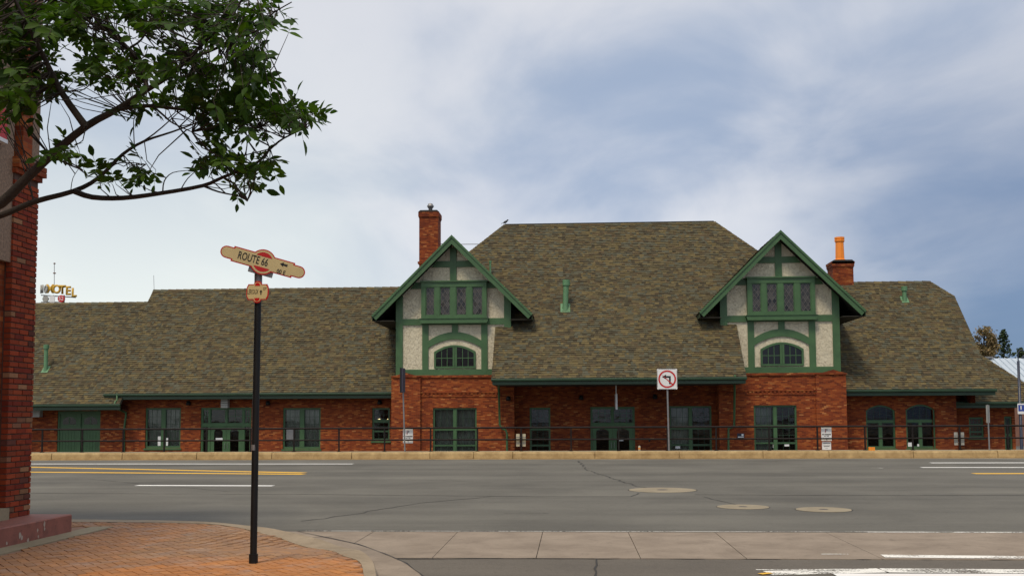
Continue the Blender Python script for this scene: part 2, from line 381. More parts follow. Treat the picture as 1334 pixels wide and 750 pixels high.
# highway: one sheet from the gutter to the far kerb
nx = 80
road = MB()
for i in range(nx):
    xa, xb = -160+320*i/nx, -160+320*(i+1)/nx
    road.add([(xa, NY1, 0), (xb, NY1, 0), (xb, KY0+.1, 0), (xa, KY0+.1, 0)], [(0, 1, 2, 3)])
road = road.build('road', M['asphalt'], kind='structure', label='wide grey asphalt highway in front of the station', category='road')
side = MB().add([(-3.6, -60, -.004), (12, -60, -.004), (12, NY0, -.004), (-3.6, NY0, -.004)], [(0, 1, 2, 3)])
side = side.build('side_street', M['asphalt2'], kind='structure', label='darker patched asphalt of the side street', category='road')
def line_px(pts, w, mat, par, name='lane_line', z=.005):
    q = [G(x, y) for x, y in pts]; mb = MB()
    n = 14
    for a, b in zip(q, q[1:]):
        d = (b-a).normalized(); s = Vector((-d.y, d.x, 0))*w/2
        for i in range(n):
            p0 = a.lerp(b, i/n); p1 = a.lerp(b, (i+1)/n)
            mb.add([(*(p0-s)[:2], z), (*(p1-s)[:2], z), (*(p1+s)[:2], z), (*(p0+s)[:2], z)], [(0, 1, 2, 3)])
    return mb.build(name, mat, par)
line_px([(178, 632), (356, 632.5)], .30, M['whiteline'], road)
line_px([(-300, 604), (460, 604)], .36, M['whiteline'], road)
line_px([(-300, 600.5), (41, 608.2), (396, 615.6)], .42, M['yellowline'], road)
line_px([(-300, 614), (41, 614.6), (396, 617.4)], .42, M['yellowline'], road)
line_px([(1200, 608.6), (1700, 608.6)], .34, M['whiteline'], road)
line_px([(1212, 602.6), (1700, 602.2)], .38, M['whiteline'], road)
line_px([(1268, 616.6), (1700, 616)], .45, M['yellowline'], road)
line_px([(1135, 609.3), (1150, 609.3)], .16, M['wornwhite'], road)
def crack(pts, w, jit=.03, par=None, z=.003, name='crack'):
    q = []
    for a, b in zip(pts, pts[1:]):
        a, b = G(*a), G(*b); n = max(3, int((b-a).length/.25))
        for i in range(n): q.append(a.lerp(b, i/n)+Vector((random.uniform(-jit, jit), random.uniform(-jit, jit)*1.5, 0)))
    q.append(G(*pts[-1])); L_, R_ = [], []
    for i, p in enumerate(q):
        d = (q[min(i+1, len(q)-1)]-q[max(i-1, 0)]).normalized(); s = Vector((-d.y, d.x, 0)); ww = w*random.uniform(.35, 1.0)/2
        L_.append((*(p+s*ww)[:2], z)); R_.append((*(p-s*ww)[:2], z))
    n = len(q); return MB().add(L_+R_, [(i+n, i+1+n, i+1, i) for i in range(n-1)]).build(name, M['crack'], par)
crack([(20, 642), (380, 643.5), (560, 645), (700, 646.5), (822, 646.5)], .06, .02, road)
crack([(905, 644), (1100, 645), (1334, 644.5), (1500, 645)], .08, .02, road)
crack([(395, 679), (450, 671), (545, 655), (640, 646.5)], .055, .05, road)
crack([(754, 600), (765, 612), (790, 620), (830, 633), (862, 638)], .06, .06, road)
crack([(917, 647), (940, 653), (960, 657)], .05, .03, road)
crack([(822, 646.5), (832, 642)], .05, .02, road)
crack([(655, 668), (715, 668)], .03, .03, road)
crack([(505, 624), (560, 625), (640, 628)], .03, .03, road)
crack([(-20, 622), (120, 624), (300, 640)], .03, .03, road)
# near edge: tar line and remains of white paint along the gutter
line_px([(395, 691.4), (1500, 693.2)], .035, M['wornwhite'], road, 'edge_paint', .006)
line_px([(1130, 692.9), (1500, 694)], .07, M['wornwhite'], road, 'edge_paint', .007)
crack([(388, 691.2), (800, 691.5), (1500, 694.2)], .03, .012, road, .0035)
line_px([(1000, 746), (1150, 742.5), (1500, 745)], .30, M['wornwhite'], side, 'crosswalk_line', .003)
line_px([(1090, 750), (1500, 751)], .34, M['whiteline'], side, 'crosswalk_line', .0045)
line_px([(985, 741.8), (1110, 741)], .05, M['wornwhite'], side, 'crosswalk_line', .0035)
line_px([(990, 747.5), (1004, 746)], .08, M['yellowline'], side, 'paint_patch', .0055)
crack([(775, 727), (779, 760)], .03, .02, side, .0025)
crack([(470, 727), (900, 727), (1500, 729)], .05, .02, side, .0020)

# gutter slabs across the mouth of the side street, joints open
gut = MB().add([(-6, NY0-.05, -.025), (14, NY0-.05, -.025), (14, NY1+.05, -.025), (-6, NY1+.05, -.025)], [(0, 1, 2, 3)])
gut = gut.build('gutter', M['crack'], kind='structure', label='concrete gutter crossing the mouth of the side street', category='gutter')
xj = [-4.15, -2.92, -1.685, -.445, .79, 2.03, 3.6, 14.0]
for a, b in zip(xj, xj[1:]):
    g = .0045; mb = MB(); mb.box(a+g, b-g, NY0, NY1, -.12, .004+random.uniform(-.001, .001))
    mb.build('gutter_slab', M['gutterpan'], gut)
line_px([(1150, 724.5), (1240, 725.5), (1500, 728)], .24, M['wornwhite'], gut, 'paint_remnant', .0095)
line_px([(1070, 722), (1105, 722)], .04, M['wornwhite'], gut, 'paint_remnant', .009)

# manhole collars in the asphalt
for (cx, cy, hw, lab) in ((863, 638, 44, 'large round concrete collar with iron valve cover in the asphalt'), (968, 660, 34, 'smaller round concrete collar beside the crack between two others'), (1073, 663.5, 36, 'round concrete collar with rusty brown cover, farthest along the lane')):
    c = G(cx, cy); r = (G(cx+hw, cy)-G(cx-hw, cy)).length/2
    t = empty('manhole', lab, 'manhole', c, 'covers in the road')
    mb = MB(); n = 36; rr = [r*(1+random.uniform(-.012, .012)) for _ in range(n)]
    ring = lambda k, z: [(k*rr[i]*math.cos(2*math.pi*i/n), k*rr[i]*math.sin(2*math.pi*i/n), z) for i in range(n)]
    mb.add(ring(1, .0), [] ); mb.v.clear()
    mb.add(ring(1, .001)+ring(.985, .009)+ring(.17, .009), [(i, (i+1) % n, (i+1) % n+n, i+n) for i in range(n)]+[(i+n, (i+1) % n+n, (i+1) % n+2*n, i+2*n) for i in range(n)])
    mb.build('collar', M['collar'], t)
    MB().lathe([(.001, .012), (r*.15, .012), (r*.165, .004)], (0, 0, 0), 20).build('cover', M['iron'], t)
    mb = MB().lathe([(r*1.03, .0030), (r*.98, .0034)], (0, 0, 0), 36); mb.build('tar_seal', M['crack'], t)

# far kerb: one stone after another, then a narrow walk and its retaining wall
kerb = MB().box(-160, 160, KY0+.06, KY1, -.1, KZ-.03)
kerb = kerb.build('kerb', M['kerb'], kind='structure', label='tall tan concrete kerb along the far side of the road', category='kerb')
kj = [PXx(p, KY0, 590) for p in (-30, 67, 159, 256, 354, 458, 560, 617, 668, 775, 885, 994, 1080, 1190, 1300, 1400)]
for i, (a, b) in enumerate(zip(kj, kj[1:])):
    dz = random.uniform(-.008, .008)
    mb = MB(); pr = [(KY0+.055, -.05), (KY0, .02), (KY0+.015, .2), (KY0+.05, KZ+dz), (KY1+.01, KZ+dz+.004), (KY1+.01, -.05)]
    xa, xb = a+.014, b-.014; n = len(pr)
    mb.add([(xa, y, z) for y, z in pr]+[(xb, y, z) for y, z in pr], [(j, (j+1) % n, (j+1) % n+n, j+n) for j in range(n)][::1]+[tuple(range(n))[::-1], tuple(range(n, 2*n))])
    mb.build('kerb_stone', M['kerb'], kerb)
MB().box(-160, 160, KY0-.28, KY0+.04, -.05, .006).build('gutter_pan', M['kerb'], kerb)
walk = MB().box(-160, 160, KY1+.015, WY, LOT-.2, KZ-.012)
walk = walk.build('far_walk', M['walk'], kind='structure', label='narrow concrete walk under the railing', category='pavement')
for i in range(60):
    x = random.uniform(-22, 22); y = random.choice((random.uniform(KY1+.03, KY1+.12), random.uniform(KY1, WY-.2))); s = random.uniform(.03, .10)
    if i % 2: continue
    poly = [(x+s*random.uniform(.6, 1.3)*math.cos(a)*2, y+s*.6*math.sin(a)) for a in [k*2*math.pi/6 for k in range(6)]]
    MB().slab(poly, KZ-.014, KZ-.012+random.uniform(.008, .022)).build('concrete_chip', M['kerb'], walk)

# ------------------------------------------------------------------ near corner: brick pavement with kerb
R_PT = G(415, 712)                     # middle of the dropped kerb
def hs(x, y):
    t = max(0., min(1., ((x-R_PT.x)**2+(y-R_PT.y)**2)**.5/1.7)); t = t*t*(3-2*t); return .015+.105*t
inner = [(0, 679.0), (93, 679.3), (190, 680.2), (250, 681.3), (290, 683.6), (336, 693), (366, 701), (413, 714.5), (445, 722.5), (468, 731), (474, 750), (478, 790)]
outer = [(0, 675.5), (93, 675.8), (190, 676.8), (250, 678.2), (286, 680.2), (328, 684.6), (367, 690), (425, 704.5), (462, 714.5), (484, 727), (490.5, 745), (495, 790)]
def onz(px, py):
    z = .06
    for _ in range(6): p = G(px, py, z); z = hs(p.x, p.y)
    return Vector((p.x, p.y, z))
IN = [onz(*q) for q in inner]; OUT = [onz(*q) for q in outer]
IN[0] = Vector((IN[1].x-10, IN[1].y, .12)); OUT[0] = Vector((OUT[1].x-10, OUT[1].y, .12))
IN.append(Vector((IN[-1].x, -30, .12))); OUT.append(Vector((OUT[-1].x, -30, .12)))
def dense(pl, k):
    out = []
    for i in range(len(pl)-1):
        a = pl[max(i-1, 0)]; b = pl[i]; c = pl[i+1]; d = pl[min(i+2, len(pl)-1)]
        big = (c-b).length > 3
        if (d-c).length > 3: d = c+(c-b)
        if (b-a).length > 3: a = b-(c-b)
        for j in range(k):
            t = j/k
            out.append(b.lerp(c, t) if big else .5*((2*b)+(c-a)*t+(2*a-5*b+4*c-d)*t*t+(3*b-a-3*c+d)*t**3))
    return out+[pl[-1]]
IN = dense(IN, 4); OUT = dense(OUT, 4)
pave_poly = [(-16, IN[0].y)] + [(p.x, p.y) for p in IN] + [(-16, -30)]
pb = MB()
# mortar bed, draped to the pavement's fall
bed = []
for p in IN: bed.append(p)
nb = len(IN)
vs = []; fs = []
steps = 10
for i, p in enumerate(IN):
    base = Vector((-16, min(p.y, IN[0].y), .12)) if p.y > 8 else Vector((-16, p.y, .12))
    for j in range(steps+1):
        q = p.lerp(base, (j/steps)**2.2); vs.append((q.x, q.y, hs(q.x, q.y)-.012))
for i in range(nb-1):
    for j in range(steps): fs.append((i*(steps+1)+j, i*(steps+1)+j+1, (i+1)*(steps+1)+j+1, (i+1)*(steps+1)+j))
pave = pb.add(vs, fs).build('pavement', M['mortar'], kind='structure', label='orange brick pavement wrapping round the street corner', category='pavement')
def inside(x, y, poly):
    c = False; j = len(poly)-1
    for i in range(len(poly)):
        (xi, yi), (xj, yj) = poly[i], poly[j]
        if (yi > y) != (yj > y) and x < (xj-xi)*(y-yi)/(yj-yi)+xi: c = not c
        j = i
    return c
POST = G(330, 735, .105)
PAL = [(.300, .133, .068), (.312, .136, .066), (.285, .128, .069), (.300, .140, .074), (.272, .126, .070), (.322, .138, .063)]
def paver_col(x, y):
    c = Vector(random.choice(PAL))
    d = math.hypot(x-(-3.0), y-9.3)                     # the ring of newer, brighter pavers round the post
    if d < 2.2: c = Vector((c.x*1.25, c.y*1.08, c.z*.8))
    elif y > 11.6 and x > -5.2: c = Vector((c.x*.88, c.y*1.0, c.z*1.15))
    return tuple(Vector((c.x*1.18, c.y*1.32, c.z*1.22))*random.uniform(.90, 1.09))
u = .102; allp = []
ca, sa = math.cos(math.radians(38)), math.sin(math.radians(38))
for i in range(-150, 150):
    for j in range(-150, 150):
        mm = (i-j) % 4
        if mm not in (0, 3): continue
        cx, cy, hz = (i+1, j+.5, 1) if mm == 0 else (i+.5, j+1, 0)
        x, y = cx*u*ca-cy*u*sa-4.5, cx*u*sa+cy*u*ca+9.0
        if not (-9.5 < x < -1 and 4.5 < y < 16) or (x < -6.55 and y < 14.75) or not inside(x, y, pave_poly): continue
        hl, hw = (u-.002, u/2-.002) if hz else (u/2-.002, u-.002)
        allp.append((x, y, hl, hw))
vis = []
for k, (x, y, hl, hw) in enumerate(allp):
    a, b = proj((x, y, hs(x, y)))
    if -5 < a < 480 and b < 752: vis.append((-b, k))
near = set(k for _, k in sorted(vis)[:295])
rest = MB()
def paver_into(mb, x, y, hl, hw, col, ox=0, oy=0, oz=0):
    z = hs(x, y)+random.uniform(-.002, .003); c = .004
    pts = []
    for (sx, sy, e, zz) in [(-1, -1, 0, z-.02), (1, -1, 0, z-.02), (1, 1, 0, z-.02), (-1, 1, 0, z-.02), (-1, -1, c, z), (1, -1, c, z), (1, 1, c, z), (-1, 1, c, z)]:
        lx, ly = sx*(hl-e), sy*(hw-e); pts.append((x+lx*ca-ly*sa-ox, y+lx*sa+ly*ca-oy, zz-oz))
    mb.add(pts, [(4, 5, 6, 7), (0, 1, 5, 4), (1, 2, 6, 5), (2, 3, 7, 6), (3, 0, 4, 7)], col)
for k, (x, y, hl, hw) in enumerate(allp):
    if k in near:
        mb = MB(); paver_into(mb, x, y, hl, hw, paver_col(x, y), x, y, hs(x, y)); mb.build('paver', M['paver'], pave, loc=(x, y, hs(x, y)))
    else: paver_into(rest, x, y, hl, hw, paver_col(x, y))
rest.build('pavers', M['paver'], pave, kind='stuff')
# kerb round the corner, in lengths
ck = MB().add([(0, 0, 0), (.01, 0, 0), (0, .01, 0)], [(0, 1, 2)])
ck = link('corner_kerb', None, kind='structure', label='pale concrete kerb curving round the brick corner', category='kerb')
seg = 0; i0 = 0; lens = 0
cuts = [0]
for i in range(1, len(IN)):
    lens += (IN[i]-IN[i-1]).length
    if lens > 1.5 or i == len(IN)-1: cuts.append(i); lens = 0
for a, b in zip(cuts, cuts[1:]):
    mb = MB(); V = []
    for i in range(a, b+1):
        I, O = IN[i].copy(), OUT[i].copy()
        if i == a: I = I.lerp(IN[i+1], .006); O = O.lerp(OUT[i+1], .006)
        zt = hs(I.x, I.y)+.004; zo = hs(O.x, O.y)+.002; d = (O-I); d.z = 0; d = d.normalized()
        V += [(I.x, I.y, zt-.1), (I.x, I.y, zt), (O.x-d.x*.02, O.y-d.y*.02, zo), (O.x, O.y, zo-.015), (O.x+d.x*.015, O.y+d.y*.015, -.06)]
    n = b-a+1
    for i in range(n-1):
        for j in range(4): mb.add([V[i*5+j], V[(i+1)*5+j], V[(i+1)*5+j+1], V[i*5+j+1]], [(0, 1, 2, 3)])
    mb.build('kerb_stone', M['kerb2'], ck)
# gutter apron between the corner kerb and the street
ap = [(387, 692.3), (422, 699.5), (466, 709), (501, 721.6), (529, 734), (550, 750), (575, 790)]
AP = dense([G(*q, .010) for q in ap], 4)
AO = dense([G(*q, .0) for q in [(366, 690), (425, 704.5), (462, 714.5), (484, 727), (488, 738), (490.5, 750), (495, 790)]], 4)
mb = MB(); n = len(AP)
for i in range(n-1):
    a, b, c, d = AO[i], AO[i+1], AP[i+1], AP[i]
    mb.add([(a.x-.15, a.y-.12, .011), (b.x-.15, b.y-.12, .011), (c.x, c.y, .010), (d.x, d.y, .010)], [(0, 1, 2, 3)])
    mb.add([(d.x, d.y, .010), (c.x, c.y, .010), (c.x, c.y, -.03), (d.x, d.y, -.03)], [(0, 1, 2, 3)])
mb.build('gutter_apron', M['gutterpan'], gut)
crack([(387, 692.3), (422, 699.5), (466, 709), (501, 721.6), (529, 734), (552, 752)], .028, .006, gut, .0125)
crack([(395, 701), (432, 699.5)], .02, .01, gut, .0135)

# ================================================================== THE STATION
YT, YD, YP, YW = 51.0, 53.7, 54.5, 55.2
SX = 2.25                                   # axis of symmetry of the middle block
ST = empty('railway_station', 'long brick station with brown shingle roof and two half-timbered green gables', 'station', (SX, 58, LOT))
def sub(o): return o
def S(mb, name, mat, par=None, **k):        # a part of the station, placed in world coordinates
    o = mb.build(name, mat, **k); o.parent = par or ST
    o.matrix_parent_inverse = (par or ST).matrix_world.inverted() if par else Matrix.Translation((-SX, -58, -LOT))
    return o
def slink(o, par):
    o.parent = par; o.matrix_parent_inverse = Matrix.Identity(4); return o

def wall_holes(x0, x1, z0, z1, y, holes, depth=.22):
    """front face with rectangular openings and their reveals"""
    mb = MB(); xs = sorted({x0, x1, *[h[0] for h in holes], *[h[1] for h in holes]}); zs = sorted({z0, z1, *[h[2] for h in holes], *[h[3] for h in holes]})
    for a, b in zip(xs, xs[1:]):
        for c, d in zip(zs, zs[1:]):
            mx, mz = (a+b)/2, (c+d)/2
            if any(h[0] < mx < h[1] and h[2] < mz < h[3] for h in holes): continue
            mb.add([(a, y, c), (b, y, c), (b, y, d), (a, y, d)], [(0, 1, 2, 3)])
    for (a, b, c, d) in holes:
        Y2 = y+depth
        mb.add([(a, y, c), (a, y, d), (a, Y2, d), (a, Y2, c)], [(0, 3, 2, 1)]); mb.add([(b, y, c), (b, y, d), (b, Y2, d), (b, Y2, c)], [(0, 1, 2, 3)])
        mb.add([(a, y, d), (b, y, d), (b, Y2, d), (a, Y2, d)], [(0, 1, 2, 3)]); mb.add([(a, y, c), (b, y, c), (b, Y2, c), (a, Y2, c)], [(3, 2, 1, 0)])
    return mb
def win(x0, x1, z0, z1, y, kind='pair', curtain=0, arch=0, name='window'):
    """a glazed opening: a frame that carries panes, glazing bars, sill"""
    fw = .075; yf0, yf1 = y+.07, y+.17; yg = y+.13
    fr = MB(); panes = []; bars = MB()
    fr.box(x0, x0+fw, yf0, yf1, z0, z1); fr.box(x1-fw, x1, yf0, yf1, z0, z1)
    if not arch: fr.box(x0+fw, x1-fw, yf0+.002, yf1, z1-fw, z1)
    fr.box(x0+fw, x1-fw, yf0+.002, yf1, z0, z0+fw*1.4)
    xm = (x0+x1)/2; mw = .17 if x1-x0 > 1.5 else .12
    cells = []
    h = z1-z0; zt = z0+h*.60
    if kind in ('pair', 'sash', 'arch'):
        cols = [(x0+fw, xm-mw/2), (xm+mw/2, x1-fw)] if kind == 'pair' else [(x0+fw, x1-fw)]
        if kind == 'pair': fr.box(xm-mw/2, xm+mw/2, yf0-.005, yf1, z0+fw*1.4, z1-fw)
        if kind == 'arch':
            cols = [(x0+fw, x1-fw)]; zt = z0+h*.62
        for a, b in cols:
            fr.box(a, b, yf0+.01, yf1-.005, zt-.07, zt+.06)
            if kind == 'arch':
                cells.append((a, b, zt+.06, z1-.02, 4, 1)); fr.box(xm-.08, xm+.08, yf0+.012, yf1-.006, z0+fw*1.4, zt-.07)
                cells += [(a, xm-.08, z0+fw*1.4, zt-.07, 1, 1), (xm+.08, b, z0+fw*1.4, zt-.07, 1, 1)]
            else:
                cells.append((a, b, zt+.06, z1-fw, 3, 2))
                zm = z0+(zt-z0)*.48; fr.box(a, b, yf0+.015, yf1-.004, zm-.025, zm+.025)
                cells += [(a, b, zm+.025, zt-.07, 3, 2), (a, b, z0+fw*1.4, zm-.025, 3, 1)]
    elif kind == 'french':
        fr.box(xm-.12, xm+.12, yf0-.005, yf1, z0+fw*1.4, z1-fw)
        for a, b in ((x0+fw, xm-.12), (xm+.12, x1-fw)): cells.append((a, b, z0+fw*1.4, z1-fw, 3, 5))
    w = S(fr, name, M['green'])
    for (a, b, c, d, nx_, nz_) in cells:
        e = .03                               # sash stiles
        for q in ((a, a+e, c, d), (b-e, b, c, d)): bars.box(q[0], q[1], yg-.03, yg+.02, q[2], q[3])
        bars.box(a+e, b-e, yg-.03, yg+.02, c, c+e); bars.box(a+e, b-e, yg-.03, yg+.02, d-e, d)
        for i in range(1, nx_): x = a+(b-a)*i/nx_; bars.box(x-.008, x+.008, yg-.018, yg+.012, c+e, d-e)
        for i in range(1, nz_): z = c+(d-c)*i/nz_; bars.box(a+e, b-e, yg-.016, yg+.010, z-.008, z+.008)
        pn = MB().add([(a, yg, c), (b, yg, c), (b, yg, d), (a, yg, d)], [(0, 1, 2, 3)])
        o = S(pn, 'pane', M['glass']); o.parent = w; o.matrix_parent_inverse = Matrix.Identity(4)
    slink(S(bars, 'glazing_bars', M['gutter']), w)
    if kind != 'door': slink(S(MB().box(x0-.06, x1+.06, y-.05, y+.12, z0-.09, z0-.003), 'sill', M['green']), w)
    if curtain:
        for q in range(curtain):
            a = x0+(x1-x0)*(.05+.48*q); b = a+(x1-x0)*random.uniform(.36, .44); n = 14; cb = MB(); top = z1-.1; bot = z0+.1
            for i in range(n):
                xa, xb = a+(b-a)*i/n, a+(b-a)*(i+1)/n; ya, yb = y+.35+.03*(i % 2), y+.35+.03*((i+1) % 2)
                cb.add([(xa, ya, bot), (xb, yb, bot), (xb, yb, top), (xa, ya, top)], [(0, 1, 2, 3)])
            slink(S(cb, 'curtain', M['curtain']), w)
    return w
def arch_pts(x0, x1, zs, zc, n=12):
    """segmental arch through the springing height zs and crown zc"""
    return [(x0+(x1-x0)*i/n, zc-(zc-zs)*(2*i/n-1)**2) for i in range(n+1)]
def door_pair(x0, x1, z0, z1, y, side_lights=True, name='entrance_door'):
    fw = .09; yf0, yf1 = y+.06, y+.18; yg = y+.12; h = z1-z0; zt = z1-.92
    fr = MB(); fr.box(x0, x0+fw, yf0, yf1, z0, z1); fr.box(x1-fw, x1, yf0, yf1, z0, z1); fr.box(x0+fw, x1-fw, yf0+.002, yf1, z1-fw, z1); fr.box(x0+fw, x1-fw, yf0-.005, yf1, zt-.10, zt+.06)
    d = S(fr, name, M['green']); bars = MB()
    sw = .32 if side_lights else 0; xa, xb = x0+fw, x1-fw
    if side_lights:
        m = MB(); m.box(xa+sw, xa+sw+.1, yf0+.004, yf1, z0, zt-.1); m.box(xb-sw-.1, xb-sw, yf0+.004, yf1, z0, zt-.1); m.box(xa+sw, xa+sw+.1, yf0+.004, yf1, zt+.06, z1-fw); m.box(xb-sw-.1, xb-sw, yf0+.004, yf1, zt+.06, z1-fw)
        slink(S(m, 'mullion', M['green']), d)
    la, lb = (xa+sw+.1, xb-sw-.1) if side_lights else (xa, xb); xm = (la+lb)/2
    cells = [(la, xm-.05, zt+.06, z1-fw, 3 if not side_lights else 1, 3 if not side_lights else 1), (xm+.05, lb, zt+.06, z1-fw, 3 if not side_lights else 2, 3 if not side_lights else 2)]
    slink(S(MB().box(xm-.05, xm+.05, yf0+.004, yf1, zt+.06, z1-fw), 'mullion', M['green']), d)
    if side_lights: cells += [(xa, xa+sw, zt+.06, z1-fw, 2, 2), (xb-sw, xb, zt+.06, z1-fw, 2, 2), (xa, xa+sw, z0+.5, zt-.1, 1, 1), (xb-sw, xb, z0+.5, zt-.1, 1, 1)]
    for (a, b, c, e, nx_, nz_) in cells:
        for q in ((a, a+.035), (b-.035, b)): bars.box(q[0], q[1], yg-.03, yg+.02, c, e)
        bars.box(a+.035, b-.035, yg-.03, yg+.02, c, c+.035); bars.box(a+.035, b-.035, yg-.03, yg+.02, e-.035, e)
        for i in range(1, nx_): x = a+(b-a)*i/nx_; bars.box(x-.011, x+.011, yg-.018, yg+.012, c, e)
        for i in range(1, nz_): z = c+(e-c)*i/nz_; bars.box(a, b, yg-.016, yg+.010, z-.011, z+.011)
        slink(S(MB().add([(a, yg, c), (b, yg, c), (b, yg, e), (a, yg, e)], [(0, 1, 2, 3)]), 'pane', M['glass']), d)
    slink(S(bars, 'glazing_bars', M['green']), d)
    for k, (a, b) in enumerate(((la+.01, xm-.006), (xm+.006, lb-.01))):       # leaves with an arched light each
        st = .20; ga, gb = a+st, b-st; gz0 = z0+.75; gs, gc = zt-.36, zt-.22
        L_ = MB(); top = zt-.11; yl0, yl1 = yf0+.03, yf1-.03
        L_.box(a, ga, yl0, yl1, z0+.01, top); L_.box(gb, b, yl0, yl1, z0+.01, top); L_.box(ga, gb, yl0, yl1, z0+.01, gz0)
        ar = arch_pts(ga, gb, gs, gc, 8)
        for (p, q) in zip(ar, ar[1:]): L_.add([(p[0], yl0, p[1]), (q[0], yl0, q[1]), (q[0], yl0, top), (p[0], yl0, top)], [(0, 1, 2, 3)]); L_.add([(p[0], yl0, p[1]), (q[0], yl0, q[1]), (q[0], yl1, q[1]), (p[0], yl1, p[1])], [(3, 2, 1, 0)])
        slink(S(L_, 'leaf', M['green']), d)
        poly = [(ga, gz0), (gb, gz0)]+ar[::-1]; slink(S(MB().add([(x, yl0+.03, z) for x, z in poly], [tuple(range(len(poly)))]), 'pane', M['glass']), d)
        hx = b-.07 if k == 0 else a+.07; slink(S(MB().tube([(hx, yl0-.05, z0+.95), (hx, yl0-.05, z0+1.25)], .012, 6), 'handle', M['galv']), d)
    return d

# ---- openings, read off the photograph on their wall planes
def X(px, Y): return PXx(px, Y)
def Z(py, Y, px=745): return PZ(py, Y, px)
ZB = LOT
def opening(xa, xb, yt, yb, Y, pxm=None): 
    pm = (xa+xb)/2
    return (P(xa, 540, Y).x, P(xb, 540, Y).x, P(pm, yb, Y).z, P(pm, yt, Y).z)
# wing A and B (left)
oA = [opening(75, 131, 535, 620, YW)]
oA[0] = (oA[0][0], oA[0][1], ZB, oA[0][3])
oB = [opening(190, 236, 531, 583.5, YW), opening(262, 328, 530.5, 610, YW), opening(369, 418, 531, 584.5, YW), opening(485, 508, 531, 574, YW)]
oB[1] = (oB[1][0], oB[1][1], ZB, oB[1][3])
xAB = X(160, YW)
S(wall_holes(-34, xAB, ZB, 2.6, YW, oA), 'wall', M['brick'])
S(wall_holes(xAB, -9.25, ZB, 3.3, YW-.05, oB), 'wall', M['brick'])
# bays under the gables
BL, BR = (-9.3, -3.0), (7.5, 13.8); EL_, ER_ = -9.2, 13.65
oL = opening(564, 621, 531, 600, YD); oR = opening(982, 1038, 527.5, 597, YD)
ztop = Z(489, YD, 590)
for (a, b), o in ((BL, oL), (BR, oR)):
    m = wall_holes(a, b, ZB, ztop, YD, [o]);
    m.add([(a, YD, ZB), (a, YD, ztop), (a, YW+.3, ztop), (a, YW+.3, ZB)], [(0, 1, 2, 3)][::1]); m.add([(b, YD, ZB), (b, YD, ztop), (b, YW, ztop), (b, YW, ZB)], [(3, 2, 1, 0)])
    S(m, 'bay_wall', M['brick'])
# porch wall, back under the eave
oP = [opening(690, 717, 530.5, 600, YP), opening(769, 827, 529.5, 610, YP), opening(872, 927, 528.5, 600, YP)]
oP[1] = (oP[1][0], oP[1][1], ZB, oP[1][3])
S(wall_holes(BL[1]-.1, BR[0]+.1, ZB, 5.6, YP, oP), 'porch_wall', M['brick_shaded'])
# wing C with two arched windows, its return, extension D
oC = [opening(1128, 1166, 527, 584, YW), opening(1180, 1218, 526, 584, YW)]
cx0, cx1, cx2 = X(1110, YW), X(1215, YW), X(1247, YW)
m = wall_holes(13.7, cx1, ZB, 3.2, YW, oC); S(m, 'wall', M['brick'])
m = MB().add([(cx1, YW+.1, ZB), (cx2, YW+.1, ZB), (cx2, YW+.1, 3.2), (cx1, YW+.1, 3.2)], [(0, 1, 2, 3)]).add([(cx2, YW+.1, ZB), (cx2, 66, ZB), (cx2, 66, 3.2), (cx2, YW+.1, 3.2)], [(0, 1, 2, 3)])
m.add([(cx1, YW, ZB), (cx1, YW+.1, ZB), (cx1, YW+.1, 3.2), (cx1, YW, 3.2)], [(0, 1, 2, 3)]); S(m, 'wall', M['brick_shaded'])
YE = 57.2
oD = [opening(1262, 1281, 543, 570, YE), opening(1308, 1318, 542, 600, YE)]
oD[1] = (*oD[1][:2], ZB, oD[1][3])
m = wall_holes(cx2-.2, X(1322, YE), ZB, 2.9, YE, oD); m.add([(X(1322, YE), YE, ZB), (X(1322, YE), 64, ZB), (X(1322, YE), 64, 2.9), (X(1322, YE), YE, 2.9)], [(0, 1, 2, 3)])
S(m, 'wall', M['brick'])
# back and end walls, so that the rooms are closed
m = MB().add([(-34, 66, ZB), (cx2, 66, ZB), (cx2, 66, 3.6), (-34, 66, 3.6)], [(3, 2, 1, 0)]).add([(-34, YW, ZB), (-34, 66, ZB), (-34, 66, 3), (-34, YW, 3)], [(3, 2, 1, 0)])
S(m, 'rear_wall', M['brick'])
S(MB().box(-34, cx2, YW+.6, 65.9, ZB-.05, ZB+.02).box(-9, 13.5, YP+.3, YW+.6, ZB-.05, ZB+.021), 'room_floor', M['soffit'])
for xa, xb, ya, zc in ((-33.9, xAB-.02, YW+.26, 2.45), (xAB+.02, EL_-.1, YW+.21, 3.1), (EL_-.05, ER_+.05, YP+.26, 3.2), (ER_+.1, cx2-.03, YW+.26, 3.1), (cx2+.03, X(1322, YE)-.03, YE+.26, 2.5)):
    S(MB().box(xa, xb, ya, 65.9 if xb < 21 else 63.9, zc, zc+.05), 'ceiling', M['curtain'])
for xa, xb in ((BL[0]+.1, BL[1]), (BR[0], BR[1]-.1)): S(MB().add([(xa, YD+.26, 3.2), (xb, YD+.26, 3.2), (xb, YP+.26, 3.2), (xa, YP+.26, 3.2)], [(0, 1, 2, 3)]), 'ceiling', M['curtain'])
# gable end walls under the roofs
for gx, zr, e in ((-24.6, 9.0, .4), (20.9, 8.0, .4)):
    S(MB().add([(gx, YW, 2.2), (gx, 66, 2.2), (gx, 66, 2.9), (gx, 61.5, zr-1), (gx, 59.5, zr-1), (gx, YW, 2.9)], [(0, 1, 2, 3, 4, 5)]), 'gable_end', M['brick'])

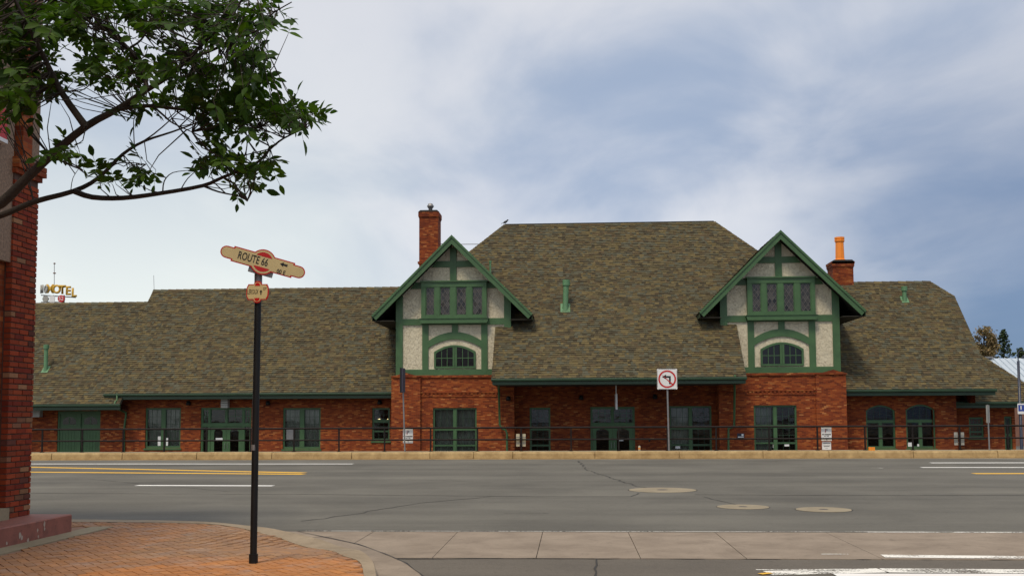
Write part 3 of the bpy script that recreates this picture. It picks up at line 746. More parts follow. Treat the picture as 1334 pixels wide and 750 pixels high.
win(*oB[0], YW-.05, 'french', 2); win(*oB[2], YW-.05, 'french', 2); win(*oB[3], YW-.05, 'sash')
win(*oL, YD, 'pair', 2); win(*oR, YD, 'pair', 1)
win(*oP[0], YP, 'sash', 0); win(*oP[2], YP, 'pair', 1)
for o in oC:
    win(*o, YW, 'arch', 0, arch=1)
    a, b, c, d = o; ar = arch_pts(a, b, d-.30, d-.01, 10); m = MB()       # brick spandrels close the corners over the arch
    for p, q in zip(ar, ar[1:]):
        m.add([(p[0], YW-.004, p[1]), (q[0], YW-.004, q[1]), (q[0], YW-.004, d+.02), (p[0], YW-.004, d+.02)], [(0, 1, 2, 3)]); m.add([(p[0], YW-.004, p[1]), (q[0], YW-.004, q[1]), (q[0], YW+.2, q[1]), (p[0], YW+.2, p[1])], [(3, 2, 1, 0)])
    S(m, 'arch_brickwork', M['brick'])
    m = MB()
    for p, q in zip(ar, ar[1:]):
        k = .085; m.add([(p[0], YW+.065, p[1]-k), (q[0], YW+.065, q[1]-k), (q[0], YW+.065, q[1]), (p[0], YW+.065, p[1])], [(0, 1, 2, 3)])
    S(m, 'arched_head', M['green'])
win(*oD[0], YE, 'sash'); win(*oD[1], YE, 'sash')
door_pair(*oB[1], YW-.05, True); door_pair(*oP[1], YP, False)
# lit lamps inside the small window, notices in the doors
for px in (494, 506): S(MB().lathe([(.001, -.06), (.07, -.03), (.09, .03), (.03, .08), (.001, .085)], (PXx(px, 56.6), 56.6, P(px, 547, 56.6).z), 10), 'room_lamp', M['bulb'])
def notice(x0, x1, y0, y1, Y, mat='paper'):
    a, b = P(x0, y1, Y), P(x1, y0, Y); S(MB().box(a.x, b.x, Y-.006, Y, a.z, b.z), 'notice', M[mat])
for q in ((205.5, 210.5, 568, 582), (212, 219, 570, 582)): notice(*q, YW+.06)
notice(281, 290, 570, 574, YW+.05); notice(373, 383, 557, 572, YW+.06, 'galv'); notice(1007, 1010, 578, 583, YD+.11)
notice(1022, 1028, 577, 581, YD+.11); notice(880, 886, 580, 584, YP+.11); notice(1195, 1199, 578, 581, YW+.10); notice(1183, 1190, 576, 582, YW+.10)
notice(807, 812, 571, 574, YP+.09)
# the wide plank doors at the far left
a, b, c, d = oA[0]; bd = S(MB().box(a, a+.1, YW+.05, YW+.16, c, d).box(b-.1, b, YW+.05, YW+.16, c, d).box(a+.1, b-.1, YW+.052, YW+.16, d-.14, d), 'plank_door', M['green'])
xm = (a+b)/2
slink(S(MB().box(xm-.09, xm+.09, YW+.04, YW+.15, c, d-.14), 'door_post', M['green']), bd)
for (l, r) in ((a+.1, xm-.09), (xm+.09, b-.1)):
    n = 6; zw0, zw1 = Z(552.5, YW, 100), Z(544.5, YW, 100); pl, pr_ = l+.16, r-.12
    for i in range(n):
        xa, xb = l+(r-l)*i/n+.006, l+(r-l)*(i+1)/n-.006
        slink(S(MB().box(xa, xb, YW+.09, YW+.13, c+.02, zw0-.25), 'plank', M['green']), bd)
    slink(S(MB().box(l, r, YW+.10, YW+.14, zw0-.25, d-.14), 'upper_panel', M['green']), bd)
    ar = arch_pts(pl, pr_, zw1-.09, zw1+.08, 8); poly = [(pl, zw0), (pr_, zw0)]+ar[::-1]
    slink(S(MB().add([(x, YW+.094, z) for x, z in poly], [tuple(range(len(poly)))]), 'arched_pane', M['leaded']), bd)
    slink(S(MB().box((pl+pr_)/2-.02, (pl+pr_)/2+.02, YW+.08, YW+.1, zw0, zw1+.05), 'glazing_bar', M['green']), bd)
slink(S(MB().box(xm+.16, xm+.21, YW+.05, YW+.09, Z(577, YW, 100), Z(571, YW, 100)), 'handle', M['galv']), bd)

# ---- brick trim of the bays: dentil band, corner pilaster with little pediment, brick cap course
for (a, b), out in ((BL, -1), (BR, 1)):
    zb = Z(511.5, YD, 590)
    m = MB().box(a, b, YD-.05, YD-.001, zb, zb+.07).box(a, b, YD-.03, YD-.0012, zb-.20, zb-.13).box(a, b, YD-.07, YD-.0013, ztop-.10, ztop+.02)
    S(m, 'band_course', M['brick'])
    m = MB(); x = a+.06
    while x < b-.12: m.box(x, x+.10, YD-.045, YD-.002, zb-.115, zb-.015); x += .21
    S(m, 'dentils', M['brick'], kind='stuff')
    pa, pb_ = (a-.10, a+1.42) if out < 0 else (b-1.42, b+.10)
    S(MB().box(pa, pb_, YD-.13, YD+.05, ZB, ztop-.06), 'pilaster', M['brick'])
    pc = pa+.55 if out < 0 else pb_-.85; zc = ztop-.08
    S(MB().prism([(pc-.5, zc), (pc+.9, zc), (pc+.9, zc+.05), (pc+.45, zc+.17), (pc+.2, zc+.25), (pc-.05, zc+.17), (pc-.5, zc+.05)], YD-.20, YD-.135), 'pediment_cap', M['chimney'])
    S(MB().box(pa-.03, pb_+.03, YD-.17, YD+.06, ztop-.055, ztop-.005), 'pilaster_cap', M['brick'])
# porch pilasters
for xa, xb in ((-3.15, -2.98), (7.46, 7.63)): pass

# ---- roofs
TINTS = [(.124, .100, .052), (.110, .091, .049), (.086, .070, .041), (.094, .087, .056), (.068, .057, .036), (.142, .111, .052), (.096, .094, .066), (.102, .076, .042)]
def shingles(O, U, V, Lv, ul, ur, par, rowh=.165, name='shingles'):
    """courses of shingles on the plane O + u U + v V; each tab its own edge, thickness and colour"""
    O = Vector(O); U = Vector(U); V = Vector(V); Nn = U.cross(V).normalized(); mb = MB(); v = -.05
    while v < Lv-.02:
        a, b = ul(v+rowh*.5), ur(v+rowh*.5)
        if b-a > .05:
            x = a-random.uniform(0, .3); run = None
            while x < b:
                w = random.choice((.11, .14, .18, .22, .26)); x0, x1 = max(a, x), min(b, x+w)
                if x1-x0 > .02:
                    if run is None or random.random() < .88: run = random.choice(TINTS)
                    k = random.uniform(.80, 1.04); c = (run[0]*k, run[1]*k, run[2]*k)
                    t = random.choice((.020, .030, .042)); vj = v-random.choice((0, 0, .012)); v1 = min(v+rowh+.02, Lv)
                    p = [O+U*x0+V*vj+Nn*t, O+U*x1+V*vj+Nn*t, O+U*x1+V*v1+Nn*.006, O+U*x0+V*v1+Nn*.006, O+U*x0+V*vj, O+U*x1+V*vj]
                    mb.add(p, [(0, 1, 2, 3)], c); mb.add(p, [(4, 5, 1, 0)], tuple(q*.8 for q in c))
                x += w
        v += rowh
    return mb.build(name, M['shingle'], kind='stuff')
def roof(polyfront, thick=.14):
    """deck below the shingles, from a 3-D polygon"""
    mb = MB(); n = len(polyfront); a = [Vector(p) for p in polyfront]; nn = (a[1]-a[0]).cross(a[-1]-a[0]).normalized(); b = [p-nn*thick for p in a]
    a = [p-nn*.004 for p in a]
    mb.add(a+b, [tuple(range(n)), tuple(range(n, 2*n))[::-1]]+[(i, i+n, (i+1) % n+n, (i+1) % n) for i in range(n)])
    return mb
def attach(o, par): o.parent = par; o.matrix_parent_inverse = Matrix.Translation((-SX, -58, -LOT)) if par is ST else Matrix.Identity(4); return o
# main roof
ze, zr, YR = 3.53, 12.80, 60.2
run_ = YR-YT; Lm = math.hypot(run_, zr-ze); Vm = Vector((0, run_/Lm, (zr-ze)/Lm)); v1 = (YD-YT)/Vm.y
tl0, tl1 = (-3.97, -3.97); tr0, tr1 = 2*SX-tl0, 2*SX-tl1; RL, RR = -3.95, 8.40; EL, ER = -9.18, 13.62
def mul(v):
    if v < v1: return tl0+(tl1-tl0)*max(v, 0)/v1
    z = ze+v*Vm.z; return max(EL, RL-(zr-z))
def mur(v):
    if v < v1: return tr0+(tr1-tr0)*max(v, 0)/v1
    z = ze+v*Vm.z; return min(ER, RR+(zr-z))
def mp(x, v): return (x, YT+v*Vm.y, ze+v*Vm.z)
vh = Lm-(RL-EL)/Vm.z
MR = S(roof([mp(tl0, 0), mp(tr0, 0), mp(tr1, v1), mp(tl1, v1)]), 'roof', M['deck'])
attach(shingles((0, YT, ze), (1, 0, 0), Vm, Lm, mul, mur, None), MR)
for poly in ([mp(EL, v1+.02), mp(ER, v1+.02), mp(ER, vh), mp(RR, Lm), mp(RL, Lm), mp(EL, vh)],): attach(S(roof(poly), 'roof_deck', M['deck']), MR)
zE = ze+vh*Vm.z; YB = 2*YR-YT
def bk(x, y, z): return (x, 2*YR-y, z)
attach(S(roof([bk(*mp(ER, 0)), bk(*mp(EL, 0)), bk(*mp(EL, vh)), bk(*mp(RL, Lm)), bk(*mp(RR, Lm)), bk(*mp(ER, vh))]), 'rear_slope', M['deck']), MR)
for xe, xr, s in ((EL, RL, -1), (ER, RR, 1)):
    f_, b_, t_ = mp(xe, vh), bk(*mp(xe, vh)), (xr, YR, zr)
    poly = [b_, f_, t_] if s < 0 else [f_, b_, t_]
    attach(S(roof(poly), 'hip_end', M['deck']), MR)
    Uv = (0, -1, 0) if s < 0 else (0, 1, 0); V3 = Vector((-s, 0, 1)).normalized(); Lh = (zr-zE)*math.sqrt(2); hw = f_[1]
    half = abs(YR-hw)
    attach(shingles((xe, YR, zE), Uv, V3, Lh, lambda v: -half*(1-v/Lh), lambda v: half*(1-v/Lh), None), MR)
    S(MB().add([f_, b_, (xe, b_[1], 4), (xe, f_[1], 4)], [(0, 1, 2, 3)]), 'end_wall', M['stucco'])
# ridge and hip caps
def cap(p, q, w=.16, name='ridge_cap', par=None):
    p, q = Vector(p), Vector(q); n = max(1, int((q-p).length/.45)); mb = MB()
    for i in range(n):
        a, b = p.lerp(q, i/n), p.lerp(q, (i+1.08)/n); k = random.choice(TINTS); d = (q-p).normalized(); r = d.cross(Vector((0, 0, 1))).normalized()
        A = [a-r*w-Vector((0, 0, w*.75)), a+Vector((0, 0, .045)), a+r*w-Vector((0, 0, w*.75)), b-r*w-Vector((0, 0, w*.75)), b+Vector((0, 0, .02)), b+r*w-Vector((0, 0, w*.75))]
        mb.add(A, [(0, 1, 4, 3), (1, 2, 5, 4), (0, 2, 1)], k)
    o = mb.build(name, M['shingle'], kind='stuff'); attach(o, par or MR); return o
cap((RL, YR, zr+.02), (RR, YR, zr+.02)); cap(mp(EL, vh), (RL, YR, zr)); cap(mp(ER, vh), (RR, YR, zr))
S(MB().box(RL+.1, RR-.1, YR-.06, YR+.06, zr+.03, zr+.075), 'ridge_flashing', M['soffit'])
# wings
def wing(x0, x1, y0, z0, yr, zr_, jerk=0, name='roof', left_rake=True, hipr=None):
    rn = yr-y0; Lw = math.hypot(rn, zr_-z0); V = Vector((0, rn/Lw, (zr_-z0)/Lw))
    f = lambda x, v: (x, y0+v*V.y, z0+v*V.z)
    if hipr is not None: fu = lambda v: hipr-max(v, 0)*V.y
    else: fu = lambda v: min(x1, x1-jerk+(Lw-v)*V.z*(1 if jerk else 99))
    vj = Lw-jerk/V.z
    if hipr is not None: poly = [f(x0, 0), f(hipr, 0), f(hipr-Lw*V.y, Lw), f(x0, Lw)]
    elif jerk: poly = [f(x0, 0), f(x1, 0), f(x1, vj), f(x1-jerk, Lw), f(x0, Lw)]
    else: poly = [f(x0, 0), f(x1, 0), f(x1, Lw), f(x0, Lw)]
    R_ = S(roof(poly), name, M['deck'])
    attach(shingles((0, y0, z0), (1, 0, 0), V, Lw, lambda v: x0, fu, None), R_)
    bkp = [(p[0], 2*yr-p[1], p[2]) for p in poly][::-1]; attach(S(roof(bkp), 'rear_slope', M['deck']), R_)
    if jerk: attach(S(roof([f(x1, vj), (x1, 2*yr-f(x1, vj)[1], f(x1, vj)[2]), (x1-jerk, yr, zr_)]), 'hip_end', M['deck']), R_); cap(f(x1, vj), f(x1-jerk, Lw), par=R_)
    if hipr is not None: attach(S(roof([f(hipr, 0), (hipr, 2*yr-y0, z0), (hipr-Lw*V.y, yr, zr_)]), 'hip_end', M['deck']), R_); cap(f(hipr, 0), f(hipr-Lw*V.y, Lw), par=R_)
    cap((x0, yr, zr_+.01), (x1-jerk if hipr is None else hipr-Lw*V.y, yr, zr_+.01), par=R_)
    return R_, f, Lw, V
RB = wing(-25.05, EL+.3, 54.3, 2.97, 60.5, 9.25)
RA = wing(-36, -24.05, 54.0, 2.42, 60.1, 8.48)
RC = wing(ER-.3, 21.6, 54.3, 2.95, 60.5, 9.22, jerk=1.0)
zD = P(1300, 522, 56.3).z
RD = wing(20.8, 0, 56.3, zD, 60.6, zD+4.3, hipr=25.25)
# rake boards on the open ends of B and C
for (R_, f, Lw, V), xe, vj in ((RB, -25.05, RB[2]), (RC, 21.6, RC[2]-1.0/RC[3].z)):
    a, b = Vector(f(xe, 0)), Vector(f(xe, vj)); n_ = Vector((0, -V.z, V.y))
    attach(S(MB().beam(a-n_*.13+Vector((0, 0, 0)), b-n_*.13, .05, .2, n_), 'rake_board', M['gutter']), R_[0] if isinstance(R_, tuple) else R_)
# lightning rod at the step of the roof
S(MB().tube([(-25.0, 60.5, 9.2), (-25.05, 60.5, 10.15)], .012, 5), 'lightning_rod', M['galv'])

# ---- eaves: gutter, fascia and soffit
def eave(x0, x1, y, z, yw, par=None, drop=.0):
    g = MB(); pr = [(y-.02, z-.05), (y-.15, z-.05), (y-.16, z-.075), (y-.15, z-.16), (y-.08, z-.20), (y-.02, z-.20)]; n = len(pr)
    g.add([(x0, a, b) for a, b in pr]+[(x1, a, b) for a, b in pr], [(i, i+n, (i+1) % n+n, (i+1) % n) for i in range(n)]+[tuple(range(n)), tuple(range(n, 2*n))[::-1]])
    o = S(g, 'gutter', M['gutter'])
    S(MB().box(x0+.04, x1-.04, y-.015, y+.05, z-.36, z-.02), 'fascia', M['gutter'])
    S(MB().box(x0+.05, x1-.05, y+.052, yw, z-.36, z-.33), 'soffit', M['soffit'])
    return o
eave(tl0, tr0, YT, ze, YP); eave(-25.05, BL[0]-.12, 54.3, 2.97, YW); eave(-36, -24.0, 54.0, 2.42, YW); eave(BR[1]+.12, 21.6, 54.3, 2.95, YW); eave(cx2+.05, 25.25, 56.3, zD, YE)
# side cheeks of the porch roof
for x, s in ((tl0, 1), (tr0, -1)):
    xi = tl1 if s > 0 else tr1
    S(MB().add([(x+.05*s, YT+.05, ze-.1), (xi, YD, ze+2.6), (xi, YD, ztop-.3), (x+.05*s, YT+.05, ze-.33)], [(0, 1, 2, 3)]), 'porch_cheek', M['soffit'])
# ---- downspouts
def pipe(pts, r=.05): return S(MB().tube(pts, r, 8), 'downspout', M['green'])
def ds(pxs, Y0, Y1):
    p = []
    for i, (x, y) in enumerate(pxs): p.append(P(x, y, Y0 if i < 2 else Y1))
    return p
pipe([P(649.5, 494, YT-.05), P(649.5, 499, YT+.1), P(649.8, 505, YD-.3), P(651, 553, YD-.28), P(653.5, 557.5, YD-.25), P(659, 560, YD-.22), P(660.5, 565, YD-.22), P(660.5, 625, YD-.22)], .058)
pipe([P(957.5, 489, YT-.05), P(957, 495, YT+.1), P(957, 501, YD-.3), P(956.5, 554, YD-.28), P(954, 556, YD-.25), P(949, 558, YD-.22), P(949, 563, YD-.22), P(949, 625, YD-.22)], .058)
pipe([P(152.5, 512, 54.2), P(152.5, 521, 54.15), P(150, 523, 54.0), P(149.5, 526, 53.95)], .05)
pipe([P(151.5, 528, 54.0), P(151.5, 532, 54.1), P(158, 534.5, 54.7), P(164, 537, YW-.13), P(164, 541, YW-.12), P(161.5, 560, YW-.12), P(161.5, 620, YW-.12)], .055)

# ---- the two half-timbered gables
def gable(XC):
    L0 = PXx(588.5, YD)                                     # the left gable is measured, both are built from it
    def gx(px): return PXx(px, YD, 440)-L0+XC
    def gz(py): return P(590, py, YD).z
    hw = 3.02; zs = ztop+.0; za = 10.95; ov = 53.0; half = 4.15; zf = za-half+.02
    def zroof(x): return za-.30-abs(x-XC)
    # stucco wall up to the underside of the roof
    poly = [(XC-hw, zs), (XC+hw, zs), (XC+hw, zroof(XC+hw)), (XC, zroof(XC)), (XC-hw, zroof(XC-hw))]
    gw = S(MB().prism(poly, YD+.02, YD+.20), 'gable_wall', M['stucco'])
    for s in (-1, 1):
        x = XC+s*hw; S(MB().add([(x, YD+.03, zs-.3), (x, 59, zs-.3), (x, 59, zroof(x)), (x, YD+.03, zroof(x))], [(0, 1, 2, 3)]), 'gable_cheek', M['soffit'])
    y0, y1 = YD-.045, YD+.02
    def tb(x0, x1, zb, zt, e=0): slink(S(MB().box(x0, x1, y0-e, y1, zb, zt), 'timber', M['green']), gw)
    cw = .36
    for s in (-1, 1):
        xa, xb = sorted((XC+s*hw, XC+s*(hw-cw)))
        zt = min(zroof(xa), zroof(xb)); slink(S(MB().prism([(xa, zs), (xb, zs), (xb, zroof(xb)), (xa, zroof(xa))], y0-.004, y1), 'timber', M['green']), gw)
    tb(XC-hw+cw, XC+hw-cw, zs, gz(480.8)); tb(XC-hw+cw, XC+hw-cw, gz(423), gz(414.8))
    xl0, xl1, xr0, xr1 = gx(548), gx(556), gx(624.8), gx(633)
    tb(xl0, xl1, gz(480.8), gz(423)); tb(xr0, xr1, gz(480.8), gz(423)); tb(gx(586.6), gx(594.6), gz(434), gz(423), -.004)
    n = 14
    top = arch_pts(xl1, xr0, gz(443.5), gz(432.3), n); bot = arch_pts(xl1, xr0, gz(453), gz(441.8), n)
    slink(S(MB().prism(bot+top[::-1], y0+.003, y1), 'arched_timber', M['green']), gw)
    # upper cross beams and king post
    zb = gz(375.8); hb = zroof(XC)-zb-.05
    zt = gz(367.5); w_ = zroof(XC)-zt
    slink(S(MB().prism([(XC-w_-.25, zb), (XC+w_+.25, zb), (XC+w_-.02, zt), (XC-w_+.02, zt)], y0+.006, y1), 'timber', M['green']), gw)
    zb, zt = gz(348), gz(340); w_ = zroof(XC)-zt
    slink(S(MB().prism([(XC-w_-.25, zb), (XC+w_+.25, zb), (XC+w_-.02, zt), (XC-w_+.02, zt)], y0+.006, y1), 'timber', M['green']), gw)
    tb(XC-.17, XC+.17, gz(367.5), zroof(XC)-.2, .01)
    # projecting window band with four leaded casements
    xa, xb = gx(547.5), gx(632.5); zb, zt = gz(415), gz(367.6); yo = YD-.30
    wf = S(MB().box(xa, xb, yo, YD+.01, zt-.27, zt-.02).box(xa, xb, yo, YD+.01, zb, zb+.15).box(xa-.06, xb+.06, yo-.07, YD+.008, zt-.02, zt+.05), 'window', M['green'])
    slink(S(MB().prism([(xa-.1, zb-.02), (xb+.1, zb-.02), (xb+.1, zb-.001), (xa-.1, zb-.001)], yo-.10, YD).prism([(xa-.02, zb-.26), (xb+.02, zb-.26), (xb+.10, zb-.02), (xa-.10, zb-.02)], yo-.06, YD-.05), 'sill', M['green']), wf)
    panes = [(553, 565), (571.5, 585.5), (592.5, 606.5), (613.5, 627.5)]
    edges = [xa]+[gx(p) for q in panes for p in q]+[xb]
    for i in range(0, 10, 2): slink(S(MB().box(edges[i], edges[i+1], yo+.012, YD+.005, zb+.15, zt-.27), 'mullion', M['green']), wf)
    for q in panes:
        a, b, c, d = gx(q[0]), gx(q[1]), zb+.15, zt-.27; e = .045
        cs = MB().box(a, a+e, yo+.05, yo+.11, c, d).box(b-e, b, yo+.05, yo+.11, c, d).box(a+e, b-e, yo+.05, yo+.11, c, c+e).box(a+e, b-e, yo+.05, yo+.11, d-e, d)
        cas = slink(S(cs, 'casement', M['green']), wf)
        a += e; b -= e; c += e; d -= e; m = MB(); nd = 2; sx_ = (b-a)/nd; nz_ = round((d-c)/(sx_*1.45)); sz = (d-c)/nz_
        ld = MB(); yy = yo+.085
        for iz in range(nz_*2+1):                            # diamond quarries, clipped at the edges, each set a little differently
            for ix in range(nd+1):
                cx = a+sx_*(ix+(.5 if iz % 2 else 0)); cz = c+sz*iz/2
                pts = [(cx, cz-sz/2), (cx+sx_/2, cz), (cx, cz+sz/2), (cx-sx_/2, cz)]
                pts = [(min(b, max(a, x)), min(d, max(c, z))) for x, z in pts]
                if max(p[0] for p in pts)-min(p[0] for p in pts) < .01: continue
                t = random.choice((.2, .8, 1.0, 1.2, 1.5, 1.8))*random.uniform(.85, 1.15); tl = random.uniform(-.012, .012); t2 = random.uniform(-.012, .012)
                m.add([(x, yy+(x-cx)*tl*4+(z-cz)*t2*4, z) for x, z in pts], [(0, 1, 2, 3)], (t, t*.98, t*.95))
                for (p, r) in zip(pts, pts[1:]+pts[:1]):
                    if abs(p[0]-r[0]) > .01 and abs(p[1]-r[1]) > .01 and p[0] < r[0]: ld.beam((p[0], yy-.006, p[1]), (r[0], yy-.006, r[1]), .014, .012, (0, 1, 0))
        slink(S(m, 'quarries', M['leaded'], kind='stuff'), wf); slink(S(ld, 'leading', M['lead'], kind='stuff'), wf)
    # arched window below
    xa, xb = gx(563.5), gx(617.5); zb = gz(479.5); sp, cr = gz(458), gz(449.3); xm = (xa+xb)/2; e = .10
    oo = arch_pts(xa, xb, sp, cr, 12); ii = arch_pts(xa+e, xb-e, sp-e*.9, cr-e, 12)
    f = MB().box(xa, xa+e, y0-.02, y1, zb, sp-.01).box(xb-e, xb, y0-.02, y1, zb, sp-.01).box(xa+e, xb-e, y0-.02, y1, zb, zb+.1)
    for k in range(12): f.prism([ii[k], ii[k+1], oo[k+1], oo[k]], y0-.021, y1)
    aw = S(f, 'arched_window', M['green'])
    slink(S(MB().box(xm-.11, xm-.008, y0-.028, y1, zb+.1, cr-e-.02).box(xm+.008, xm+.11, y0-.028, y1, zb+.1, cr-e-.02), 'meeting_stile', M['green']), aw)
    gl = [(xa+e, zb+.1), (xb-e, zb+.1)]+ii[::-1]
    slink(S(MB().add([(x, YD-.004, z) for x, z in gl], [tuple(range(len(gl)))]), 'pane', M['leaded']), aw)
    bars = MB(); zmid = zb+.1+(sp-zb)*.50
    for l, r in ((xa+e, xm-.11), (xm+.11, xb-e)):
        bars.box(l, r, y0+.01, YD-.006, zmid-.018, zmid+.018)
        for k in (1, 2): x = l+(r-l)*k/3; bars.box(x-.016, x+.016, y0+.012, YD-.007, zb+.1, cr-e-(cr-sp)*(2*(x-xa)/(xb-xa)-1)**2)
    slink(S(bars, 'glazing_bars', M['green']), aw)
    # the gable roof: deck, shingles, barge boards with a drip moulding
    yb = 58.4
    gr = None
    for s in (-1, 1):
        ex = XC+s*half
        poly = [(ex, ov, zf), (ex, yb, zf), (XC, yb, za), (XC, ov, za)]
        if s < 0: poly = poly[::-1]
        o = S(roof(poly, .16), 'gable_roof', M['soffit'])
        Ud = (0, -1, 0) if s < 0 else (0, 1, 0); Vd = Vector((-s, 0, 1)).normalized(); Lg = half*math.sqrt(2)
        y_0, y_1 = (-yb, -ov) if s < 0 else (ov, yb)
        attach(shingles((ex, 0, zf), Ud, Vd, Lg, lambda v: y_0, lambda v: y_1, None), o)
        a = Vector((ex, ov-.03, zf)); b = Vector((XC, ov-.03, za)); nn = Vector((s, 0, 1)).normalized()
        pts = [a-nn*.03, a-nn*.29, b-Vector((0, 0, .41)), b-Vector((0, 0, .04))]
        if s > 0: pts = pts[::-1]
        q = [(p.x, p.z) for p in pts]; yy = ov-.06-(0.002 if s > 0 else 0)
        slink(S(MB().prism(q, yy, ov+.02), 'barge_board', M['green']), o)
        pts = [a+nn*.045, a-nn*.06, b-Vector((0, 0, .085)), b+Vector((0, 0, .06))]
        if s > 0: pts = pts[::-1]
        slink(S(MB().prism([(p.x, p.z) for p in pts], yy-.05, ov+.03), 'drip_moulding', M['green']), o)
        slink(S(MB().box(min(ex, ex-s*.02), max(ex, ex-s*.02), ov-.05, 57.5, zf-.24, zf-.02), 'eave_fascia', M['gutter']), o)
        S(MB().box(min(ex-s*.02, XC+s*hw), max(ex-s*.02, XC+s*hw), ov+.05, 58, zf-.25, zf-.22), 'soffit', M['soffit'])
gable(-6.17); gable(10.66)

# ---- chimneys
def chimney(px0, px1, ytop, Y, zbase, name='chimney'):
    a, b = P(px0, ytop, Y), P(px1, ytop, Y); w = b.x-a.x; z = a.z
    c = S(MB().box(a.x+.05, b.x-.05, Y, Y+w, zbase, z-.45).box(a.x+.03, b.x-.03, Y-.02, Y+w+.02, z-.46, z-.38).box(a.x, b.x, Y-.05, Y+w+.05, z-.385, z-.10), name, M['chimney'])
    slink(S(MB().prism([(a.x, z-.10), (b.x, z-.10), (b.x-.12, z), (a.x+.12, z)], Y-.06, Y+w+.06), 'chimney_cap', M['crack']), c)
    slink(S(MB().box(a.x-.03, b.x+.03, Y-.05, Y+w+.05, P(px0, 338, Y).z-.25, P(px0, 338, Y).z-.12), 'flashing_course', M['chimney']), c)
    return c, (a.x+b.x)/2, Y+w/2, z
c, cx, cy, z = chimney(545, 572, 274, 60.2, 6.5)
slink(S(MB().lathe([(.12, 0), (.12, .26), (.17, .28), (.17, .33), (.21, .35), (.21, .40), (.16, .43), (.16, .50), (.08, .54), (.001, .54)], (cx+.02, cy, z-.02), 14), 'flue', M['galv']), c)
c, cx, cy, z = chimney(1083.5, 1112.5, 338.5, 60.3, 6.5)
slink(S(MB().lathe([(.33, 0), (.33, .10), (.26, .14), (.235, 1.12), (.27, 1.14), (.29, 1.20), (.29, 1.26), (.26, 1.28), (.29, 1.32), (.29, 1.42), (.19, 1.42), (.19, 1.1)], (cx, cy, z-.01), 8, smooth=False), 'chimney_pot', M['terracotta']), c)
S(MB().tube([P(571, 317.5, 60.6), P(596, 318.2, 60.4), P(624, 318, 59)], .02, 5), 'lightning_cable', M['galv'])
# ---- roof vents, each standing on its slope
def zmain(Y): return ze+(Y-YT)*(zr-ze)/run_
def on_slope(px, py, y0, z0, k):
    d = ray(px, py); t = (z0-CAM.z-k*y0)/(d.z-k*d.y); return CAM+d*t
kM = (zr-ze)/run_
def vent(base, h, r, capr, name='roof_vent', lean=0):
    m = MB().add([base+Vector((-r*1.7, -r*1.7, -r*1.7+.05)), base+Vector((r*1.7, -r*1.7, -r*1.7+.05)), base+Vector((r*1.7, r*1.7, r*1.7+.05)), base+Vector((-r*1.7, r*1.7, r*1.7+.05))], [(0, 1, 2, 3)])
    top = base+Vector((lean, 0, h)); m.tube([base-Vector((0, 0, .2)), base+Vector((0, 0, .1)), top], [r*1.35, r, r], 10); m.tube([top-Vector((0, 0, capr*1.1)), top+Vector((0, 0, capr*.4))], capr, 10)
    return S(m, name, M['vent'])
vent(on_slope(736.5, 402, YT, ze, kM), 1.45, .15, .20, lean=.06)
vent(on_slope(59.5, 482, 54.0, 2.42, 1.0), 1.35, .11, .15)
vent(on_slope(1178.5, 391, 54.3, 2.95, 1.01), .72, .12, .17)
vent(on_slope(638.7, 360, YT, ze, kM), .85, .055, .075)
# ---- things fixed to the walls
def wl(px, py, Y):
    p = P(px, py, Y); S(MB().lathe([(.02, .14), (.09, .12), (.12, 0), (.12, -.10), (.001, -.11)], (p.x, Y-.13, p.z), 10).box(p.x-.03, p.x+.03, Y-.1, Y, p.z+.05, p.z+.1), 'wall_lamp', M['black'])
for px, py in ((246.5, 525), (350, 525), (495, 524)): wl(px, py, YW-.05)
wl(662.5, 519, YD)
for px, py, Y in ((757, 518, YP), (853, 517, YP)): wl(px, py, Y)
a = P(290, 531, 54.9); b = P(299, 516, 54.9); ss_ = S(MB().box(a.x, b.x, 54.6, 54.95, a.z, b.z), 'hanging_sign', M['greybox'])
for k in range(1, 5): slink(S(MB().box(a.x-.004, b.x+.004, 54.594, 54.60, a.z+(b.z-a.z)*k/5-.012, a.z+(b.z-a.z)*k/5+.012), 'sign_seam', M['rail']), ss_)
a = P(40, 543, 54.8); b = P(54, 532.5, 54.8); S(MB().box(a.x, b.x, 54.6, 54.95, a.z, b.z), 'hanging_sign', M['greybox'])
a = P(801.6, 533, 53.2); b = P(803.6, 513, 53.2); S(MB().box(a.x, b.x, 52.6, 53.6, a.z, b.z).tube([(a.x+.04, 53, b.z), (a.x+.04, 53, 3.2)], .03, 6), 'hanging_sign', M['signwhite'])
a = P(960.5, 570, YD-.01); b = P(969.5, 564, YD-.01); pq = S(MB().box(a.x, b.x, YD-.03, YD, a.z, b.z), 'wall_plaque', M['lampblue']); slink(S(MB().box(a.x+.03, b.x-.03, YD-.034, YD-.03, a.z+.02, a.z+.07).box(b.x-.14, b.x-.04, YD-.034, YD-.03, a.z+.1, b.z-.03), 'plaque_print', M['signwhite']), pq)
S(MB().box(P(845, 574, YP).x, P(847, 574, YP).x, YP-.1, YP, P(846, 575, YP).z, P(846, 572.5, YP).z), 'hose_tap', M['black'])
# a porch pilaster each side, continuing the bays in the shade
for xa, xb in ((P(655, 540, YP).x, BL[1]+.02), (BR[0]-.02, P(955, 540, YP).x)):
    pass

